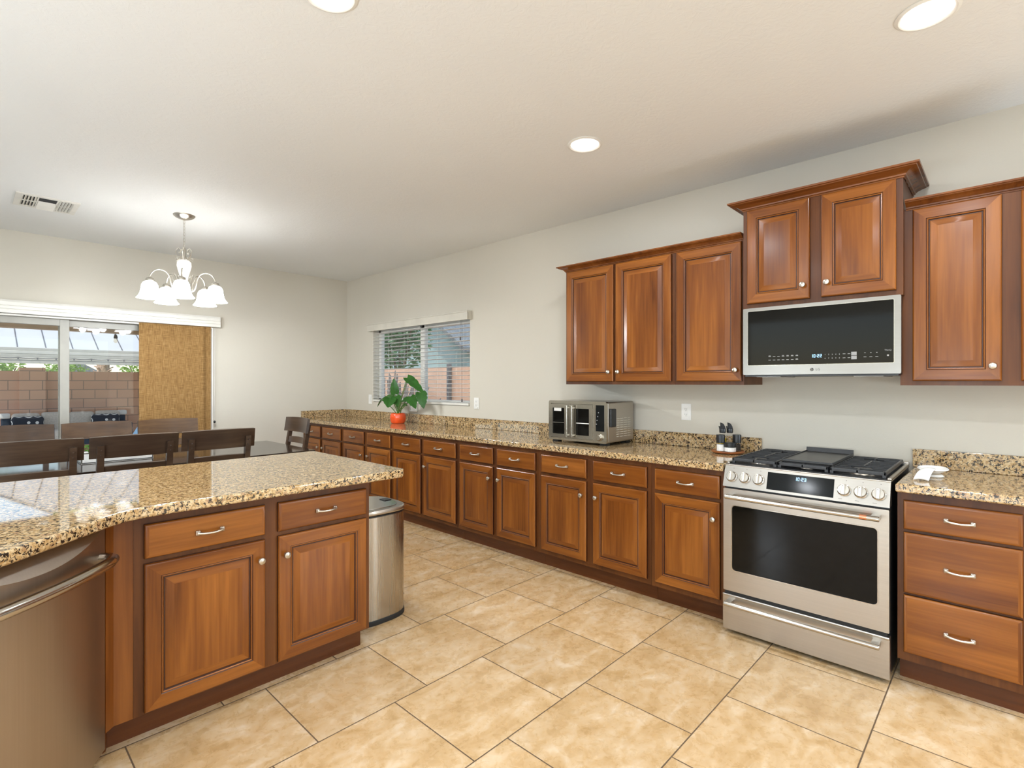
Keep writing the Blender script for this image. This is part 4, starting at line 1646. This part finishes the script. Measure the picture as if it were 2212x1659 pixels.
near = make_chair('dark dining chair with its back to the peninsula, cut by the picture edge', 'dark_chair')
near.location, near.rotation_euler = (.283, 4.555, 0), (0, 0, PI)
dup(near, (.812, 4.555, 0), PI, 'dark dining chair with its back to the peninsula, in front of the white planter')
dup(near, (1.335, 4.555, 0), PI, 'dark dining chair with its back to the peninsula, nearest the table end')
far = make_chair('brown dining chair on the window side of the table, in front of the burlap curtain', 'chair_warm')
far.location = (1.375, 5.675, 0)
dup(far, (.828, 5.675, 0), 0, 'brown dining chair on the window side of the table, below the white door stile')
dup(far, (.285, 5.675, 0), 0, 'brown dining chair on the window side of the table, cut by the picture edge')
dup(near, (2.085, 5.19, 0), RW, 'dark dining chair at the head of the table beside the corner cabinets')

t = thing('planter_box', 'low white box with small green plants in the middle of the dining table', 'planter', (.84, 5.17, .7605))
b = MB()
b.box((-.23, -.10, 0), (.23, .10, .008)).box((-.23, -.10, 0), (.23, -.09, .072), .002).box((-.23, .09, 0), (.23, .10, .072), .002)
b.box((-.23, -.10, 0), (-.22, .10, .072), .002).box((.22, -.10, 0), (.23, .10, .072), .002)
b.build('box', 'white', t)
for q in t.children:
    q.name = 'planter_case'
MB().box((-.219, -.089, .008), (.219, .089, .060)).build('soil', 'soil', t, smooth=False)


def foliage(n, size, rad, c, squash=1.0, seed=1):
    rnd = random.Random(seed)
    b = MB()
    for _ in range(n):
        d = Vector((rnd.gauss(0, 1), rnd.gauss(0, 1), rnd.gauss(0, 1))).normalized() * (rnd.random() ** .45)
        p = Vector(c) + Vector((d.x * rad[0], d.y * rad[1], d.z * rad[2]))
        a = Vector((rnd.gauss(0, 1), rnd.gauss(0, 1), rnd.gauss(0, .7))).normalized()
        e = a.orthogonal().normalized()
        q = a.cross(e)
        s = size * rnd.uniform(.6, 1.3)
        b.add([p - a * s, p + e * s * .45 + q * s * .12, p + a * s, p - e * s * .45 + q * s * .12], [(0, 1, 2, 3)])
    return b


for i, (x, y) in enumerate(((-.13, 0), (0, .02), (.13, -.01))):
    foliage(90, .016, (.075, .06, .045), (x, y, .105), seed=i).build('herb', 'leaf_small', t, smooth=False)

# ------------------------------------------------------------------ outside
GZ = -.12
struct(MB().box((-40, -40, GZ - .1), (60, 60, GZ - .001)).build('ground', 'gravel', smooth=False))
struct(MB().box((-6, WY + .15, GZ), (6, 14.6, GZ + .02)).build('ground_patio', 'concrete', smooth=False))

# garden wall beyond the patio with its pillar
b = MB().box((-8, 15.0, GZ), (9, 15.2, 1.62))
struct(b.build('wall_garden', 'block', smooth=False))
b = MB().box((.80, 14.88, GZ), (1.205, 15.3, 1.69))
struct(b.build('pillar_garden', 'block', smooth=False))

# patio beam close to the house
b = MB().box((-3.2, 7.72, 1.972), (4.5, 7.88, 2.62)).box((-3.2, WY + .151, 2.56), (4.5, 7.72, 2.62))
struct(b.build('beam_patio', 'stucco_tan', smooth=False))
t = thing('hanging_bulb', 'black-socket clear bulb hanging under the patio beam', 'bulb', (1.254, 7.74, 1.972))
MB().tube([(0, 0, .03), (0, 0, -.02)], .003, 6).build('cord', 'black', t)
MB().lathe([(.006, -.015), (.016, -.030), (.021, -.060), (.019, -.066)], n=18).build('socket', 'black', t)
MB().lathe([(.014, -.066), (.022, -.085), (.021, -.105), (.010, -.118), (.001, -.120)], n=18).build('bulb', 'bulb_glass', t)

# open ramada with a standing-seam roof
t = thing('ramada', 'open ramada with white standing-seam roof and ribbed fascia beyond the patio door', 'ramada', (0, 12.5, 0))
EZ, SLP, RUN = 2.0, .47, 2.9
L0, L1 = -.2, 7.5


def roof_pt(x, s):
    return (x, s, EZ + SLP * s)


b = MB()
HX, RX2 = -.2, 1.35                     # hip corner at the eave, hip end at the ridge
top = [(HX, 0, EZ), (L1, 0, EZ), (L1, RUN, EZ + SLP * RUN), (RX2, RUN, EZ + SLP * RUN)]
side = [(HX, 0, EZ), (RX2, RUN, EZ + SLP * RUN), (HX, RUN, EZ)]
for pl in (top, side):
    n_ = len(pl)
    b.add([p for p in pl] + [(x, y, z - .05) for x, y, z in pl], [tuple(range(n_)), tuple(range(2 * n_ - 1, n_ - 1, -1))] + [(k, k + n_, (k + 1) % n_ + n_, (k + 1) % n_) for k in range(n_)])
b.build('roof', 'metal_roof', t, smooth=False)
b = MB()
x = HX + .1
while x < L1:
    e = min(RUN, (x - HX) / (RX2 - HX) * RUN)
    b.tube([roof_pt(x, .0), roof_pt(x, e)], .010, 6)
    x += .372
b.tube([(HX, 0, EZ), (RX2, RUN, EZ + SLP * RUN)], .03, 6)
b.build('seams', 'post_dark', t, smooth=False)
b = MB()
for k in range(5):
    z0 = 1.715 + .057 * k
    b.prism([(-.015 - (.012 if k % 2 else 0), z0), (-.028, z0 + .045), (-.010, z0 + .056), (.05, z0 + .056), (.05, z0)], L0, L1,
            X=Matrix(((0, 0, 1, 0), (1, 0, 0, 0), (0, 1, 0, 0), (0, 0, 0, 1))))
b.build('fascia', 'cream', t, smooth=False)
for px_ in (-.15, 7.2):
    for py_ in (.08, 2.2):
        MB().box((px_, py_, GZ), (px_ + .14, py_ + .14, 1.99), .01).build('post', 'cream', t)
t = thing('string_light', 'dark string of small lights along the ramada fascia', 'string light', (0, 12.455, 1.815))
MB().tube([(-.6 + .05 * i, -.004, -.012 * abs(math.sin(i * PI / 5))) for i in range(80)], .006, 6).build('wire', 'post_dark', t)
b = MB()
for i in range(16):
    b.lathe([(.007, 0), (.012, -.012), (.009, -.030)], (-.6 + .25 * i, -.006, 0), n=10)
b.build('sockets', 'post_dark', t)

# outdoor sofa
t = thing('outdoor_sofa', 'navy wicker outdoor sofa with grey back cushions before the block wall', 'sofa', (1.50, 14.05, GZ))
b = MB()
b.box((-1.0, -.45, .05), (1.0, .40, .34), .03).box((-1.0, .26, .05), (1.0, .40, .80), .04)
b.box((-1.0, -.45, .05), (-.88, .40, .66), .03).box((.88, -.45, .05), (1.0, .40, .66), .03)
b.build('frame', 'navy', t)
MB().box((-1.02, .22, .78), (-.86, .42, .885), .03).box((.86, .22, .78), (1.02, .42, .885), .03).build('arm_cap', 'white_trim', t)
for i in range(4):
    x0 = -.86 + .43 * i
    MB().box((x0 + .006, .02, .44), (x0 + .424, .24, .882 + .01 * (i % 2)), .06, seg=4).build('back_cushion', 'grey_fabric', t)
for i in range(2):
    x0 = -.87 + .87 * i
    MB().box((x0, -.44, .34), (x0 + .86, .10, .56), .04, seg=3).build('seat_cushion', 'grey_fabric', t)
for x, lb in ((.87, 'navy ring-print throw pillow at the left end of the outdoor sofa'), (2.09, 'navy ring-print throw pillow at the right end of the outdoor sofa, beside the blue cover')):
    tag(MB().box((-.24, -.06, -.12), (.24, .06, .14), .055, seg=4).build('throw_pillow', 'pillow', None, (x, 13.985, GZ + .56 + .127), (-.12, 0, 0)), lb, 'pillow', 'ring-print throw pillows')


def tarp(u, v):
    a = 2 * PI * u
    f = 1 + .06 * math.sin(a * 5) * (1 - v)
    r_ = (.62 * (1 - v) ** 1.15 + .02) * f
    return (r_ * math.cos(a), .8 * r_ * math.sin(a), .0 + 1.32 * v ** .85)


b = MB().grid(tarp, 48, 14, thick=-.004)
tag(b.build('draped_cover', 'blue_tarp', None, (2.42, 11.0, GZ + .021)), 'blue-grey canvas cover draped in a peak on the patio', 'cover')

# greenery and neighbours beyond the garden wall
def shrub(name, label, c, rad, n, size, mat, seed, trunk=True, cat='bush'):
    t = thing(name, label, cat, (c[0], c[1], GZ))
    foliage(n, size, rad, (0, 0, c[2] - GZ), seed=seed).build('foliage', mat, t, smooth=False)
    if trunk:
        b = MB().tube([(0, 0, 0), (.03, .02, (c[2] - GZ) * .5), (0, 0, c[2] - GZ)], [.06, .045, .02], 8)
        for q in range(4):
            b.tube([(0, 0, (c[2] - GZ) * .5), (rad[0] * .6 * math.cos(q * 1.6), rad[1] * .6 * math.sin(q * 1.6), c[2] - GZ + rad[2] * .3)], [.03, .01], 6)
        b.build('trunk', 'bark', t)
    return t


shrub('bush', 'green bush above the garden wall at the left edge of the patio door', (.52, 17.4, 1.55), (.60, .5, .68), 1100, .06, 'bush', 3)
shrub('bush', 'green bush above the garden wall beside the door stile', (1.78, 17.4, 1.50), (.50, .45, .62), 1000, .06, 'bush', 4)
shrub('bush', 'bright green bush above the garden wall next to the curtain', (3.55, 17.4, 1.60), (.72, .5, .75), 1500, .06, 'bush', 5)
t = thing('palm_trunk', 'rough pale palm trunk with cut fronds above the garden wall', 'palm', (2.70, 18.4, GZ))
b = MB().tube([(0, 0, 0), (0, 0, 4.0)], [.15, .14], 16)
rnd = random.Random(5)
for k in range(130):
    a = k * 2.4
    z = .4 + k * .027
    X = T(.14 * math.cos(a), .14 * math.sin(a), z) @ R(a, 'Z') @ R(-.5, 'Y')
    b.box((-.02, -.035, -.01), (.10, .035, .015), .004, X=X, seg=1)
b.build('trunk', 'palm_bark', t)
foliage(500, .22, (1.1, 1.1, .7), (0, 0, 4.3), seed=9).build('fronds', 'bush', t, smooth=False)
t = thing('neighbor_shed', 'small shed with dark pitched roof beyond the garden wall', 'shed', (2.85, 24.0, GZ))
MB().box((-.5, 0, 0), (.5, 3, 1.80)).build('wall', 'stucco_tan', t, smooth=False)
MB().prism([(-.62, 1.76), (.62, 1.76), (.62, 1.84), (0, 2.22), (-.62, 1.84)], -.2, 3.2, X=Matrix(((1, 0, 0, 0), (0, 0, 1, 0), (0, 1, 0, 0), (0, 0, 0, 1)))).build('roof', 'roof_tile', t, smooth=False)

# side yard seen through the blind
struct(MB().box((7.0, -6, GZ), (7.2, 11.6, 1.70)).build('wall_neighbor', 'stucco_peach', smooth=False))
struct(MB().box((6.90, 8.36, GZ), (6.985, 8.42, 1.76)).build('post_neighbor', 'post_dark', smooth=False))
t = thing('neighbor_house', 'sage green gabled house beyond the side yard wall, seen through the blind', 'house', (11.0, 15.5, GZ))
gp = [(-3.1, 0), (3.1, 0), (3.1, 2.6), (0, 4.65), (-3.1, 2.6)]
MB().prism(gp, 0, 9, X=Matrix(((0, 0, 1, 0), (1, 0, 0, 0), (0, 1, 0, 0), (0, 0, 0, 1)))).build('wall', 'house', t, smooth=False)
rp = [(-3.5, 2.44), (0, 4.75), (3.5, 2.44), (3.5, 2.58), (0, 4.90), (-3.5, 2.58)]
MB().prism(rp, -.5, 9.3, X=Matrix(((0, 0, 1, 0), (1, 0, 0, 0), (0, 1, 0, 0), (0, 0, 0, 1)))).build('roof', 'roof_tile', t, smooth=False)
shrub('tree', 'leafy tree in the side yard, seen through the left half of the blind', (8.8, 12.9, 2.80), (1.0, 1.0, 1.15), 2000, .10, 'tree', 12, cat='tree')
t = thing('dry_shrub', 'bare grey shrub against the side yard wall, seen through the blind', 'shrub', (6.0, 9.0, GZ))
b = MB()
rnd = random.Random(21)
for k in range(300):
    a, e = rnd.uniform(0, 2 * PI), rnd.uniform(.5, 1.5)
    L = rnd.uniform(.8, 1.75)
    p = Vector((rnd.uniform(-.25, .25), rnd.uniform(-.5, .5), 0))
    q = p + Vector((math.cos(a) * math.cos(e) * L * .6, math.sin(a) * math.cos(e) * L, math.sin(e) * L))
    b.tube([p, p.lerp(q, .5) + Vector((0, 0, .08)), q], [.028, .022, .012], 5)
b.build('twigs', 'dry_twig', t, smooth=False)
